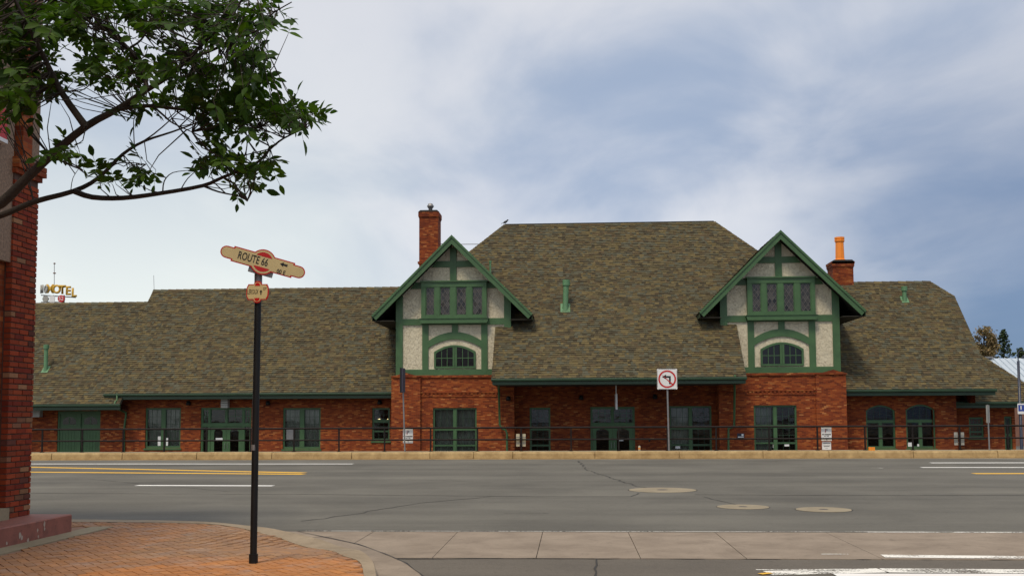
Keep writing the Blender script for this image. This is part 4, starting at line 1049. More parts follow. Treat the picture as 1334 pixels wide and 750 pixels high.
# ================================================================== STREET FURNITURE ALONG THE FAR WALK
rl = empty('railing', 'dark steel railing with two rails along the far walk', 'railing', (2.25, RY, KZ))
def R(mb, name, mat, **k):
    o = mb.build(name, mat, parent=rl, **k); o.matrix_parent_inverse = Matrix.Translation((-2.25, -RY, -KZ)); return o
posts = [-52, 2, 55, 107, 160.5, 214, 269, 326.6, 383, 441.6, 501, 561, 622, 679, 744, 806, 869.5, 933, 1002, 1065, 1127, 1189, 1250.5, 1313, 1376, 1438]
ztr, zmr = P(745, 556.5, RY).z, P(745, 572, RY).z
for p in posts:
    x = PXx(p, RY, 575); R(MB().box(x-.028, x+.028, RY-.028, RY+.028, KZ-.06, ztr-.02).box(x-.07, x+.07, RY-.06, RY+.06, KZ-.02, KZ+.004), 'post', M['rail'])
xa, xb = PXx(-60, RY), PXx(1440, RY)
R(MB().tube([(xa, RY, ztr), (xb, RY, ztr)], .036, 8), 'top_rail', M['rail']); R(MB().tube([(xa, RY, zmr), (xb, RY, zmr)], .030, 8), 'middle_rail', M['rail'])

def panel(x0, x1, z0, z1, y, t=.006, r=.04, mat=None, **k):
    n = 5; pts = []
    for cx, cz, a0 in ((x1-r, z0+r, -90), (x1-r, z1-r, 0), (x0+r, z1-r, 90), (x0+r, z0+r, 180)):
        pts += [(cx+r*math.cos(math.radians(a0+90*i/n)), cz+r*math.sin(math.radians(a0+90*i/n))) for i in range(n+1)]
    return MB().prism(pts, y, y+t)
# no-left-turn sign
b = P(871.5, 587, 41.0); c = P(869, 493.5, 41.0); w = .395
t = empty('road_sign', 'white square sign forbidding left turns with red ring on a steel post', 'road sign', (b.x, 41.0, KZ-.012))
MB().beam((0, 0, -.02), (c.x-b.x, .02, c.z-b.z+KZ*0+(b.z-KZ)+.3), .06, .04, (0, 1, 0)).build('post', M['galv'], t)
dz = c.z-(KZ-.012); dx = c.x-b.x
sp = panel(dx-w, dx+w, dz-w*1.03, dz+w*1.03, -.045, .008, .05).build('sign_panel', M['signwhite'], t)
def ringmb(cx, cz, r0, r1, y, n=40):
    v = [(cx+r*math.cos(2*math.pi*k/n), y, cz+r*math.sin(2*math.pi*k/n)) for r in (r0, r1) for k in range(n)]
    return MB().add(v, [(k, (k+1) % n, (k+1) % n+n, k+n) for k in range(n)])
def flat(pts, y): return MB().add([(x, y, z) for x, z in pts], [tuple(range(len(pts)))])
mb = ringmb(dx, dz, .345, .285, -.052); mb.build('red_ring', M['signred'], sp)
k = .26; mb = MB().add([(dx-k-.03+.0, -.0535, dz+k-.03+.03), (dx-k+.03-.03, -.0535, dz+k-.06-.0), (dx+k-.03, -.0535, dz-k-.0), (dx+k+.02, -.0535, dz-k+.055)], [(0, 1, 2, 3)]); 
s45 = .0275*1.414
mb = MB().add([(dx-.23-s45, -.0535, dz+.23-0), (dx-.23+0, -.0535, dz+.23-s45*1.0-.0), (dx+.23+0, -.0535, dz-.23-s45), (dx+.23+s45, -.0535, dz-.23)], [(0, 1, 2, 3)]); mb.build('red_slash', M['signred'], sp)
flat([(dx+.07, dz-.20), (dx+.14, dz-.20), (dx+.14, dz+.12), (dx-.04, dz+.12), (dx-.04, dz+.18), (dx-.20, dz+.085), (dx-.04, dz-.01), (dx-.04, dz+.05), (dx+.07, dz+.05)], -.050).build('arrow', M['ink'], sp)
mb = MB()
for s in (-1, 1): mb.box(dx+s*(w-.012)-.006, dx+s*(w-.012)+.006, -.049, -.0455, dz-w+.06, dz+w-.06); 
for s in (-1, 1): mb.box(dx-w+.06, dx+w-.06, -.049, -.0455, dz+s*(w*1.03-.012)-.006, dz+s*(w*1.03-.012)+.006)
mb.build('border_line', M['ink'], sp)
# street-name pole seen edge-on
b = P(527.5, 588, 40.75)
t = empty('street_name_post', 'thin grey pole with blue name blades seen edge-on', 'sign post', (b.x, 40.75, KZ-.012))
top = P(524.5, 480, 40.75)
MB().tube([(0, 0, -.02), (top.x-b.x, 0, top.z-KZ-.15)], .03, 8).build('pole', M['galv'], t)
for off, dxx, zz, mt, hh in ((-.038, .03, 0, 'ink', .98), (.03, -.01, -.04, 'bladeblue', .95)):
    zc = top.z-KZ-.45
    mb = MB(); x = top.x-b.x+off; mb.add([(x-.045*.5, -.30, zc-hh/2), (x+dxx*.6, .34, zc-hh/2), (x+dxx*.6, .34, zc+hh/2), (x-.0225, -.30, zc+hh/2), (x+.015, -.305, zc-hh/2), (x+dxx*.6+.03, .335, zc-hh/2), (x+dxx*.6+.03, .335, zc+hh/2), (x+.015, -.305, zc+hh/2)], [(0, 1, 2, 3), (7, 6, 5, 4), (0, 4, 5, 1), (1, 5, 6, 2), (2, 6, 7, 3), (3, 7, 4, 0)])
    mb.build('sign_blade', M[mt], t)
# white parking notices hung on the railing
def rail_sign(px0, px1, y0, y1, lab, big=True):
    a = P(px0, y1, RY+.09); b = P(px1, y0, RY+.09); t = empty('parking_sign', lab, 'sign', ((a.x+b.x)/2, RY+.09, a.z), 'white notices on the railing')
    w, h = (b.x-a.x)/2, b.z-a.z
    sp = panel(-w, w, 0, h, -.01, .008, .02).build('sign_panel', M['signwhite'], t)
    MB().box(-.02, .02, -.06, -.0105, zmr-a.z-.015, zmr-a.z+.015).box(-.02, .02, -.002, .02, zmr-a.z-.06, zmr-a.z+.06).build('bracket', M['galv'], t)
    if big:
        text('P', h*.36, M['ink'], sp, (0, -.014, h*.74)); 
        flat([(-w*.28, h*.60), (-w*.22, h*.58), (-w*.10, h*.88), (-w*.16, h*.90)], -.0155).build('red_slash', M['signred'], sp)
        text('NO PARKING', h*.105, M['ink'], sp, (0, -.014, h*.47), bold=.004); text('ANY TIME', h*.075, M['ink'], sp, (0, -.014, h*.36), bold=.002)
        flat([(-w*.8, h*.20), (w*.8, h*.20), (w*.8, h*.23), (-w*.8, h*.23)], -.014).build('print_line', M['signblue'], sp)
    else:
        mb = MB()
        for zz, ww, hh in ((.84, .8, .07), (.52, .75, .05), (.42, .6, .05), (.2, .3, .03)): mb.box(-w*ww, w*ww, -.0125, -.0105, h*(zz-hh/2), h*(zz+hh/2))
        mb.build('print_lines', M['ink'], sp)
    return t
rail_sign(525, 538, 558.2, 577, 'white parking sign behind the railing beside the street-name pole')
rail_sign(1070, 1083, 556, 574, 'white parking sign behind the railing, above a smaller notice')
rail_sign(1071, 1082.5, 575.2, 585.5, 'small white printed notice under a parking sign on the railing', False)
# pairs of plates strapped either side of a railing post
for p, lab, mt in ((678.5, 'pair of tan plates strapped to a railing post near the porch', 'tan'), (1250.5, 'pair of grey plates strapped to a railing post near the arched windows', 'greybox')):
    x = PXx(p, RY, 575); t = empty('post_plate', lab, 'plate', (x, RY+.06, P(745, 581, RY).z), 'plates on railing posts')
    h = P(745, 564.5, RY).z-P(745, 581, RY).z
    for s in (-1, 1):
        xa, xb = sorted((s*.05, s*.19)); panel(xa, xb, 0, h, 0, .02, .02).build('plate', M[mt], t)
    MB().box(-.19, .19, -.008, -.001, h*.72, h*.76).box(-.19, .19, -.008, -.001, h*.2, h*.24).build('strap', M['galv'], t)
# sign on a pole by the right-hand extension, seen from its back edge
b = P(1289, 586, 41.0); t = empty('signpost', 'grey narrow sign on a steel pole before the low brick extension', 'sign post', (b.x, 41.0, KZ-.012))
top = P(1286.5, 527, 41.0); zz = top.z-KZ
MB().tube([(0, 0, -.02), (top.x-b.x, 0, zz+.02)], .03, 8).build('pole', M['galv'], t)
d0 = top.x-b.x
MB().add([(d0-.11, -.12, zz-.68), (d0+.10, .12, zz-.68), (d0+.10, .12, zz), (d0-.11, -.12, zz), (d0-.10, -.13, zz-.68), (d0+.11, .11, zz-.68), (d0+.11, .11, zz), (d0-.10, -.13, zz)], [(0, 1, 2, 3), (7, 6, 5, 4), (0, 4, 5, 1), (1, 5, 6, 2), (2, 6, 7, 3), (3, 7, 4, 0)]).build('sign_panel', M['greybox'], t)
# orange markers
p = G(1135.5, 586.5, KZ-.012); t = empty('marker_block', 'small orange marker block lying on the far walk', 'marker', (p.x, p.y, KZ-.012))
MB().box(-.11, .11, -.07, .07, 0, .13).build('block', M['orange'], t); MB().box(-.113, .113, -.073, .073, .09, .115).build('reflective_band', M['terracotta'], t)
p = G(833, 586.5, KZ-.012); t = empty('marker_post', 'stubby cream and orange marker post standing on the far walk', 'marker', (p.x, p.y, KZ-.012))
MB().lathe([(.045, 0), (.045, .17), (.03, .19), (.001, .19)], (0, 0, 0), 12).build('post', M['tan'], t); MB().lathe([(.047, .05), (.047, .11)], (0, 0, 0), 12).build('reflective_band', M['orange'], t)
# lamp post in the lot, at the right
LYY = 46.5; b = P(1331, 585, LYY)
t = empty('street_lamp', 'dark blue lamp post with a hooked arm beside the extension', 'street lamp', (b.x, LYY, LOT)); zt_ = P(1331, 470, LYY).z-LOT
MB().lathe([(.16, 0), (.16, .25), (.10, .35), (.065, .45), (.055, zt_), (.001, zt_)], (0, 0, 0), 12).build('pole', M['lampblue'], t)
arc = [(0, 0, zt_-.05)]+[(-.16+.16*math.cos(a), 0, zt_+.28+.22*math.sin(a)) for a in [i*math.pi/8 for i in range(9)]]
arc = [(0, 0, zt_-.05), (0, 0, zt_+.25)]+[(.16-.16*math.cos(a), 0, zt_+.28+.20*math.sin(a)) for a in [i*math.pi/8 for i in range(1, 9)]]
MB().tube(arc, .022, 6).build('arm', M['lampblue'], t); MB().lathe([(.03, .12), (.08, .10), (.17, .0), (.18, -.04), (.001, -.03)], (.32, 0, zt_+.16), 14).build('lamp_head', M['lampblue'], t)
b = P(1331, 539, LYY-.15); sp = panel(-.14, .2, 0, .46, 0, .01, .03); t2 = empty('accessible_parking_sign', 'small blue and white sign fixed to the lamp post', 'sign', (b.x, LYY-.09, b.z))
sp.build('sign_panel', M['signwhite'], t2); panel(-.11, .17, .12, .40, -.004, .003, .02).build('blue_field', M['signblue'], t2)
MB().box(-.02, .03, -.008, -.0042, .2, .36).build('symbol', M['signwhite'], t2)

# ================================================================== NEAR CORNER: ROUTE SIGN
pb_ = Vector((POST.x, POST.y, hs(POST.x, POST.y)))
t = empty('street_sign', 'black post carrying a tilted cream and red street sign above a smaller plate', 'street sign', pb_)
YS = POST.y
def rel(px, py, Y=YS): return P(px, py, Y)-pb_
ptop = rel(336.5, 366)
MB().tube([(0, 0, -.02), (0, 0, .10)], .048, 12).tube([(0, 0, .09), rel(333.5, 520)*1.0, ptop], .037, 12).build('post', M['black'], t)
q0, q1 = rel(330, 592), rel(333, 578)
MB().lathe([(.0385, 0), (.0385, .06)], (rel(331.8, 586).x, 0, rel(331.8, 586).z), 12).build('sticker_remnant', M['galv'], t)
MB().tube([ptop-Vector((0, 0, .04)), ptop+Vector((0, 0, .13))], .042, 12).build('collar', M['galv'], t)
# main blade
bc = rel(345.3, 342.6)-Vector((0, .075, 0)); tilt = math.radians(15.5); S_ = 1/122.3
bl = link('sign_blade', None, t); 
def outline(hl, hh, rr, step, rc, n=10):
    """long plate with stepped round ends and a disc at its middle"""
    pts = []; yb = -hh
    e = hl-rr
    def arc(cx, cz, r, a0, a1, n): return [(cx+r*math.cos(math.radians(a0+(a1-a0)*i/n)), cz+r*math.sin(math.radians(a0+(a1-a0)*i/n))) for i in range(n+1)]
    th = math.degrees(math.asin(min(.99, hh/rc))); xd = rc*math.cos(math.radians(th))
    pts += arc(0, 0, rc, -180+th, -th, n)[0:] if rc > hh else []
    pts += [(e, -hh), (e, -hh+step)] + arc(hl-(hh-step), 0, hh-step, -90, 90, n) + [(e, hh-step), (e, hh)]
    pts += arc(0, 0, rc, th, 180-th, n) if rc > hh else []
    pts += [(-e, hh), (-e, hh-step)] + arc(-hl+(hh-step), 0, hh-step, 90, 270, n) + [(-e, -hh+step), (-e, -hh)]
    return pts
M_t = Matrix.Translation(bc) @ Matrix.Rotation(tilt, 4, 'Y') @ Matrix.Rotation(math.radians(13), 4, 'Z')
hl, hh, rc = 57*S_, 10.4*S_, 17*S_
me = MB().prism(outline(hl, hh, 16*S_, 2.2*S_, rc), -.006, .006).mesh('sign_blade', M['signred']); bl.data if False else None
bpy.data.objects.remove(bl); bl = link('sign_blade', me, t); bl.matrix_local = M_t
e = 1.5*S_
def onb(mb, name, mat): return mb.build(name, mat, bl)
onb(MB().prism(outline(hl-e, hh-e, 16*S_+e*.3, 2.2*S_, rc-e), -.0075, -.0061), 'cream_face', M['signcream'])
r3 = rc-4.0*S_; th = math.asin(7.2*S_/r3); n = 12
for s in (1, -1):
    a0, a1 = (th, math.pi-th) if s > 0 else (math.pi+th, 2*math.pi-th)
    onb(flat([(r3*math.cos(a0+(a1-a0)*i/n), r3*math.sin(a0+(a1-a0)*i/n)) for i in range(n+1)], -.0090), 'red_segment', M['signred'])
text('ROUTE 66', 14.5*S_, M['ink'], bl, (-13.5*S_, -.0095, .0*S_), sx=.62, bold=.0012)
flat([(22.*S_, 4.0*S_), (27*S_, 7.2*S_), (26.5*S_, 5.1*S_), (32.5*S_, 5.4*S_), (31.6*S_, 2.4*S_), (26.5*S_, 3.0*S_), (27*S_, .8*S_)], -.0095).build('arrow', M['ink'], bl)
text('00 E', 8.2*S_, M['ink'], bl, (26.2*S_, -.0095, -6.6*S_), sx=.8, bold=.0010)
bk_ = MB().box(-16*S_, 16*S_, .0065, .09, -17*S_, -8*S_).build('blade_bracket', M['galv'], bl)
# lower blade, turned towards the side street
lc = rel(337.5, 381); m2 = Matrix.Translation(lc-Vector((0, .052, 0))) @ Matrix.Rotation(math.radians(-14), 4, 'Z') @ Matrix.Rotation(math.radians(2), 4, 'Y')
hl2, hh2, rc2 = .155, .085, .120
def plate(hw, hh, rl, bul):
    A = lambda cx, cz, rr, a0, a1, n=8: [(cx+rr[0]*math.cos(math.radians(a0+(a1-a0)*i/n)), cz+rr[1]*math.sin(math.radians(a0+(a1-a0)*i/n))) for i in range(n+1)]
    return A(0, -hh, (rl, rl*.75), 180, 360)+[(hw, -hh)]+A(hw, 0, (bul, hh*.86), -90, 90)+[(hw, hh)]+A(0, hh, (rl, rl*.75), 0, 180)+[(-hw, hh)]+A(-hw, 0, (bul, hh*.86), 90, 270)+[(-hw, -hh)]
b2 = MB().prism(plate(.118, .086, .046, .020), -.006, .006).build('sign_blade', M['signred'], t); b2.matrix_local = m2
MB().prism(plate(.108, .076, .042, .019), -.0075, -.0061).build('cream_face', M['signcream'], b2)
for sg in (1, -1):
    flat([(.033*math.cos(math.pi*i/n), sg*(.066+.036*math.sin(math.pi*i/n))) for i in range(n+1)], -.009).build('red_segment', M['signred'], b2)
text('LEROUX', .075, M['ink'], b2, (-.055, -.0095, 0), sx=.48); text('ST', .042, M['ink'], b2, (.095, -.0095, .032)); flat([(.028, 0), (.046, .024), (.064, 0), (.053, 0), (.053, -.03), (.039, -.03), (.039, 0)], -.0095).build('arrow', M['ink'], b2)

# ================================================================== CORNER BUILDING (left edge)
CB = empty('corner_building', 'brick corner building with pebbledash panels beside the pavement', 'building', (-7.5, 14.1, .12))
def C(mb, name, mat, par=None, **k):
    o = mb.build(name, mat, **k); o.parent = par or CB; o.matrix_parent_inverse = Matrix.Identity(4) if par else Matrix.Translation((7.5, -14.1, -.12)); return o
zpl = .36; xf = -7.47; YC = 14.0; YI = 13.36
zcb = P(56, 240, YC).z; zst = P(10, 345, 13.6).z
# body and plinth
body = C(MB().box(-18, -7.62, -6, YC-.06, -.05, 8.2), 'wall', M['brick_shaded'])
pl = C(MB().box(-18.2, -6.93, -6.2, 14.10, -.05, zpl-.015), 'plinth', M['plinth'])
MB_ = MB().prism([(-7, zpl-.015), (-6.93, zpl-.015), (-6.945, zpl), (-7, zpl)], -6.2, 14.10); C(MB_.box(-18, -7, -6.2, 14.09, zpl-.02, zpl), 'plinth_top', M['plinth'], pl)
C(MB().box(-6.94, -6.62, -6.2, 14.75, .0, .1225), 'concrete_border', M['walk'], pl)
for (yy, zz, s) in ((13.35, .30, .03), (13.18, .24, .02), (12.75, .22, .035), (12.8, .19, .03), (12.45, .16, .02), (13.2, .16, .02), (12.95, .14, .025), (13.36, .24, .02)):
    poly = [(yy+s*random.uniform(.5, 1.2)*math.cos(a), zz+s*1.3*random.uniform(.5, 1.2)*math.sin(a)) for a in [k*2*math.pi/8 for k in range(8)]]
    C(MB().add([(-6.927, a, b) for a, b in poly], [tuple(range(8))]), 'paint_chip', M['chip'], pl)
# corner pilaster: a mortar core and every brick laid
core = C(MB().box(-7.7, xf-.012, YI+.012, YC-.012, zpl-.01, zcb+.02), 'pilaster', M['mortar2'])
CBT = [(.27, .040, .014), (.33, .052, .016), (.23, .032, .014), (.30, .060, .022), (.14, .045, .030), (.34, .17, .085), (.25, .11, .06), (.36, .065, .02)]
CBW = (3, 5, 4, 3, 1.1, .9, .7, 3)
ch = .0745; nr = int((zcb-zpl)/ch)
def brick_at(y0, y1, z0, x, par, depth=.09, e=0):
    c = random.choices(CBT, CBW)[0]; k = random.uniform(.68, 1.0); c = tuple(v*k for v in c); g = .005
    x = x+random.uniform(-.003, .004)+e; h = ch-.011; hy = (y1-y0)/2-g; b = .003
    vs = [(-depth, -hy, 0), (-depth, hy, 0), (-depth, -hy, h), (-depth, hy, h), (0, -hy+b, b), (0, hy-b, b), (0, -hy+b, h-b), (0, hy-b, h-b)]
    fs = [(4, 5, 7, 6), (1, 3, 7, 5), (0, 4, 6, 2), (2, 6, 7, 3), (0, 1, 5, 4), (0, 2, 3, 1)]
    o = MB().add(vs, fs, c).build('brick', M['cornerbrick'], loc=(x, (y0+y1)/2, z0)); o.parent = par
    return o
nbk = 0; lw = (YC-YI)
bpos = []
for r in range(nr):
    z = zpl+r*ch+.003
    cuts_ = [YI, YI+.23, YI+.46, YC] if r % 2 else [YI, YI+.115, YI+.345, YI+.575, YC]
    for a, b in zip(cuts_, cuts_[1:]): bpos.append((a, b, z))
for a, b, z in bpos: brick_at(a, b, z, xf, core); nbk += 1
# corbelled ledge
for i, e in enumerate((.03, .07, .07)):
    C(MB().box(-7.72, xf+e, YI-.02, YC+e, zcb+.02+i*ch, zcb+.02+(i+1)*ch-.008), 'ledge_course', M['brick'], core)
# above the ledge: a brick strip, then pebbledash
C(MB().box(-7.70, -7.46, P(20, 200, 14).y-.25, YC-.04, zcb+.02+3*ch, 8.2), 'upper_pier', M['pebble'])
C(MB().box(-7.70, -7.44, YI+.13, YI+.37, zcb+.02+3*ch, 8.2), 'brick_strip', M['brick'])
# pebbledash panel beside the pier, its brick bay and window below
C(MB().box(-7.64, -7.50, 9.0, YI+.01, zst, 8.2), 'pebbledash_panel', M['pebble'])
C(MB().box(-7.64, -7.58, YI-.42, YI+.01, zpl, zst-.001), 'bay_jamb', M['brick_shaded'])
wn_ = C(MB().box(-7.63, -7.55, 9.4, 9.5, zpl+.55, zst).box(-7.63, -7.55, YI-.52, YI-.43, zpl+.55, zst).box(-7.63, -7.55, 9.5, YI-.52, zst-.12, zst-.003).box(-7.63, -7.55, 11.2, 11.3, zpl+.55, zst-.12), 'shop_window', M['plinth'])
C(MB().add([(-7.60, 9.5, zpl+.55), (-7.60, YI-.52, zpl+.55), (-7.60, YI-.52, zst-.12), (-7.60, 9.5, zst-.12)], [(0, 1, 2, 3)]), 'pane', M['leaded'], wn_)
C(MB().box(-7.63, -7.40, 9.3, YI-.02, zpl+.0, zpl+.15), 'stone_sill', M['walk'], wn_)
C(MB().box(-18.1, -7.40, -6.1, YC+.06, 8.2, 8.45), 'parapet', M['pebble'])
# red sign with white edge on the wall
a = P(9, 184, 13.0); t = empty('wall_sign', 'red sign with white edge fixed high on the corner building', 'sign', (-7.42, 13.0, a.z-.02))
MB().box(-.07, 0, -1.4, .05, .05, .45).build('red_panel', M['signred'], t); MB().box(-.075, .006, -1.41, .06, 0, .05).build('white_edge', M['signwhite'], t)

# ================================================================== BACKDROP
# motel roof sign behind the roofs at the left
MY = 120.0
a = P(75, 398, MY); t = empty('motel_sign', 'gold MOTEL letters on a steel frame behind the roof', 'sign', (a.x, MY, LOT))
def mrel(px, py, y=MY): v = P(px, py, y); return Vector((v.x-a.x, y-MY, v.z-LOT))
mb = MB()
for px in (56, 68, 82): q = mrel(px, 384); mb.tube([(q.x, .3, 0), (q.x, .3, q.z)], .09, 6)
mb.beam(mrel(52, 384)+Vector((0, .3, 0)), mrel(97, 387)+Vector((0, .3, 0)), .12, .12); mb.beam(mrel(52, 393)+Vector((0, .3, 0)), mrel(82, 393)+Vector((0, .3, 0)), .10, .10)
mb.build('frame', M['galv'], t)
for i, (ch_, px, py) in enumerate(zip('MOTEL', (65, 73.5, 81, 88.5, 96), (376.5, 377, 377.6, 379, 381.3))):
    me = text_mesh(ch_, 1.42, bold=.05, sx=.85); me.materials.clear(); me.materials.append(M['gold']); o = link('letter', me, t, loc=mrel(px, py), rot=(0, 0, math.radians(8)))
    sm = o.modifiers.new('thickness', 'SOLIDIFY'); sm.thickness = .2
for ch_, px in zip('HO', (53.8, 59)):
    me = text_mesh(ch_, 1.35, bold=.04, sx=.6); me.materials.clear(); me.materials.append(M['greybox']); o = link('letter', me, t, loc=mrel(px, 377), rot=(0, 0, math.radians(-35)))
    sm = o.modifiers.new('thickness', 'SOLIDIFY'); sm.thickness = .15
def disc(px, py, r, mt, nm):
    q = mrel(px, py); n = 20; MB().prism([(q.x+r*math.cos(2*math.pi*k/n), q.z+r*math.sin(2*math.pi*k/n)) for k in range(n)], -.1, .1).build(nm, mt, t); return q
disc(59.5, 389.3, .36, M['greybox'], 'round_badge'); q = disc(80, 389, .42, M['signred'], 'red_badge'); text('52', .62, M['signwhite'], t, (q.x, -.11, q.z))
q = mrel(68, 389); MB().box(q.x-.32, q.x+.32, -.05, .05, q.z-.4, q.z+.35).build('white_panel', M['signwhite'], t)
q0, q1 = mrel(46, 396.5), mrel(80, 393.8); MB().box(q0.x, q1.x, -.08, .08, q0.z, q1.z).build('white_band', M['paper'], t)
q = mrel(70.8, 372); q2 = mrel(70.8, 342); MB().tube([q-Vector((0, 0, .5)), q2], .035, 6).build('mast', M['galv'], t)
for py, r in ((343.2, .13), (355.8, .17)): q = mrel(71, py); MB().lathe([(.001, -.09), (r, -.05), (r, .05), (.001, .09)], tuple(q), 10).build('mast_light', M['shed'], t)
# metal-roofed hall at the right
HY = 86.0
t = empty('metal_roofed_hall', 'brown hall with pale metal roof beyond the station', 'building', (45, HY+4, LOT))
zr_, zl_ = P(1315, 466.5, HY+6).z-LOT, P(1315, 506, HY).z-LOT; hx0, hx1 = PXx(1284, HY)-45, 18
MB().box(hx0+.3, hx1-.3, -3.6, 7.6, 0, zl_-.05).build('wall', M['shed'], t)
MB().add([(hx0, -4, zl_), (hx1, -4, zl_), (hx1, 2, zr_), (hx0, 2, zr_), (hx1, 8, zl_), (hx0, 8, zl_)], [(0, 1, 2, 3), (3, 2, 4, 5), (0, 3, 5), (1, 4, 2)]).build('roof', M['metalroof'], t)
mb = MB(); x = hx0+.1
while x < hx1: mb.beam((x, -4.02, zl_+.04), (x, 2, zr_+.04), .05, .08); x += .5
mb.build('roof_seams', M['metalroof'], t, kind='stuff')
q = P(1299, 466, HY+6); MB().box(hx0, hx0+3, 1.6, 2.4, zr_, zr_+.15).build('ridge_vent', M['galv'], t)

# ---- trees
def leaf_mesh():
    pr = [(0, 0), (.2, .16), (.45, .23), (.7, .17), (.9, .06), (1, 0)]
    vs = []; fs = []
    for i, (x, w) in enumerate(pr): z = -.10*(x-.3)**2; vs += [(x, -w, z+w*.28), (x, 0, z), (x, w, z+w*.28)]
    for i in range(len(pr)-1): b = i*3; fs += [(b, b+3, b+4, b+1), (b+1, b+4, b+5, b+2)]
    return vs, fs
LV, LF = leaf_mesh()
# narrower copy for the far trees: one quad
def crown_far(name, par, mat, pts, size, col):
    mb = MB()
    for p in pts:
        r = Euler((random.uniform(-1.2, 1.2), random.uniform(-1.2, 1.2), random.uniform(0, 6.3))).to_matrix(); s = size*random.uniform(.6, 1.3); c = random.choice(col)
        mb.add([Vector(p)+r @ Vector(q)*s for q in ((-.5, -.25, 0), (.5, -.2, .05), (.6, .25, 0), (-.4, .3, .06))], [(0, 1, 2, 3)], c)
    return mb.build(name, mat, par, kind='stuff')
TY = 182.0
b = P(1283, 470, TY); t = empty('bare_brown_tree', 'round tawny tree beyond the right end of the roof', 'tree', (b.x, TY, LOT))
H = P(1283, 424, TY).z-LOT; Rr = 2.15
mb = MB().tube([(0, 0, 0), (.1, 0, H*.4), (0, .1, H*.75), (0, 0, H*.95)], [.45, .33, .18, .03], 8)
lim = []
for i in range(60):
    z0 = random.uniform(H*.45, H*.93); a = random.uniform(0, 6.28); r = Rr*math.sqrt(max(.05, 1-((z0-H*.76)/(H*.26))**2))*random.uniform(.6, 1.0)
    e = Vector((r*math.cos(a), r*math.sin(a), z0+random.uniform(.2, 1.0))); mb.tube([(0, 0, z0-.6), e*.5+Vector((0, 0, (z0-.3)*.5)), e], [.10, .06, .015], 5); lim.append(e)
mb.build('trunk', M['bark'], t)
pts = []
for i in range(9500):
    e = random.choice(lim); p = e.lerp(Vector((0, 0, e.z-.4)), random.random()*.5)+Vector([random.gauss(0, .32) for _ in range(3)]); pts.append(p)
crown_far('crown', t, M['brownleaf'], pts, .30, [(1, 1, 1), (.75, .75, .7), (1.25, 1.2, 1.0), (.6, .65, .5)])
def conifer(px, ytop, Y, rad, lab):
    b = P(px, 500, Y); t = empty('pine_tree', lab, 'tree', (b.x, Y, LOT), 'conifers beyond the hall'); H = P(px, ytop, Y).z-LOT
    MB().tube([(0, 0, 0), (0, 0, H*.6), (0, 0, H)], [.35, .2, .02], 8).build('trunk', M['bark'], t)
    pts = []; bm_ = MB(); n = 90
    for i in range(n):
        k = i/n; z0 = H*(.35+.64*k); r = rad*(1-k)**.75*random.uniform(.55, 1.15)+.12; a = i*2.4+random.uniform(-.3, .3)
        for j in range(28):
            f = random.random()**.6; pts.append((r*f*math.cos(a)+random.gauss(0, .12), r*f*math.sin(a)+random.gauss(0, .12), z0-.18*r*f+.28*r*f*f+random.gauss(0, .07)))
    crown_far('crown', t, M['needle'], pts, .34, [(1, 1, 1), (.7, .7, .7), (1.3, 1.3, 1.2)])
conifer(1309.5, 428, TY+4, 3.3, 'dark green pine with pointed top beside the tawny tree')
conifer(1331, 452, TY+14, 3.0, 'small dark pine top just over the metal roof')

# ---- the street tree that hangs in from the upper left (an ash with feathered leaves)
TX, TYY = -4.75, 6.35
tr = empty('ash_tree', 'leafy street tree reaching over the pavement with dark green leaves', 'tree', (TX, TYY, .11))
TB = Vector((TX, TYY, .11))
def tp(px, py, Y): return P(px, py, Y)-TB
BR = []           # branch polylines: (points, radii)
k0 = Vector((0, 0, 1.75))
def br(pxs, Ys, r0, r1, start=None):
    n = len(pxs); pts = [tp(x, y, Ys[0]+(Ys[1]-Ys[0])*i/(n-1)) for i, (x, y) in enumerate(pxs)]
    if start is not None: pts = [start]+pts
    m = len(pts); rad = [r0+(r1-r0)*(i/(m-1))**.8 for i in range(m)]
    BR.append((dense(pts, 3), None)); d = BR[-1][0]; BR[-1] = (d, [r0+(r1-r0)*(i/(len(d)-1))**.8 for i in range(len(d))]); return pts
wood = MB()
trunk = dense([Vector((0, 0, -.05)), Vector((.02, 0, .35)), Vector((-.02, .02, 1.1)), Vector((.03, 0, 1.8)), Vector((0, 0, 2.6)), Vector((-.1, .1, 3.8)), Vector((0, .1, 5.3)), Vector((.05, 0, 6.4))], 3)
wood.tube(trunk, [.15-.135*(i/(len(trunk)-1))**.9 + (.05 if i == 0 else 0) for i in range(len(trunk))], 12)
b1 = br([(-60, 305), (0, 266), (30, 237), (66, 203), (112, 165), (154, 142), (192, 117), (224, 97), (248, 77), (285, 62), (320, 40)], (6.1, 5.7), .042, .005, Vector((.02, 0, 1.7)))
b2 = br([(-60, 296), (0, 281), (44, 263), (96, 249), (128, 232), (160, 201), (188, 184), (224, 172), (262, 158)], (6.2, 6.5), .028, .004, Vector((.02, 0, 1.95)))
br([(98, 249.5), (120, 257), (160, 258), (208, 252), (264, 242), (290, 231), (332, 214), (352, 194), (370, 180), (398, 167)], (6.27, 5.9), .020, .004)
br([(154, 142), (192, 138), (224, 141), (250, 143), (290, 132), (325, 128)], (5.88, 6.2), .015, .004)
br([(200, 139), (215, 152), (226, 161), (250, 172)], (5.95, 5.8), .008, .003)
br([(175, 190), (174, 160), (176, 150)], (6.4, 6.4), .004, .002); br([(160, 201), (200, 175), (232, 147)], (6.4, 6.2), .007, .003)
br([(264, 242), (285, 250), (312, 256), (322, 262)], (6.0, 5.95), .007, .003)
br([(112, 165), (80, 120), (60, 80), (40, 40), (20, 0), (5, -40)], (5.85, 5.5), .024, .006)
br([(192, 117), (180, 80), (152, 48), (120, 20), (100, -30)], (5.7, 5.9), .016, .004)
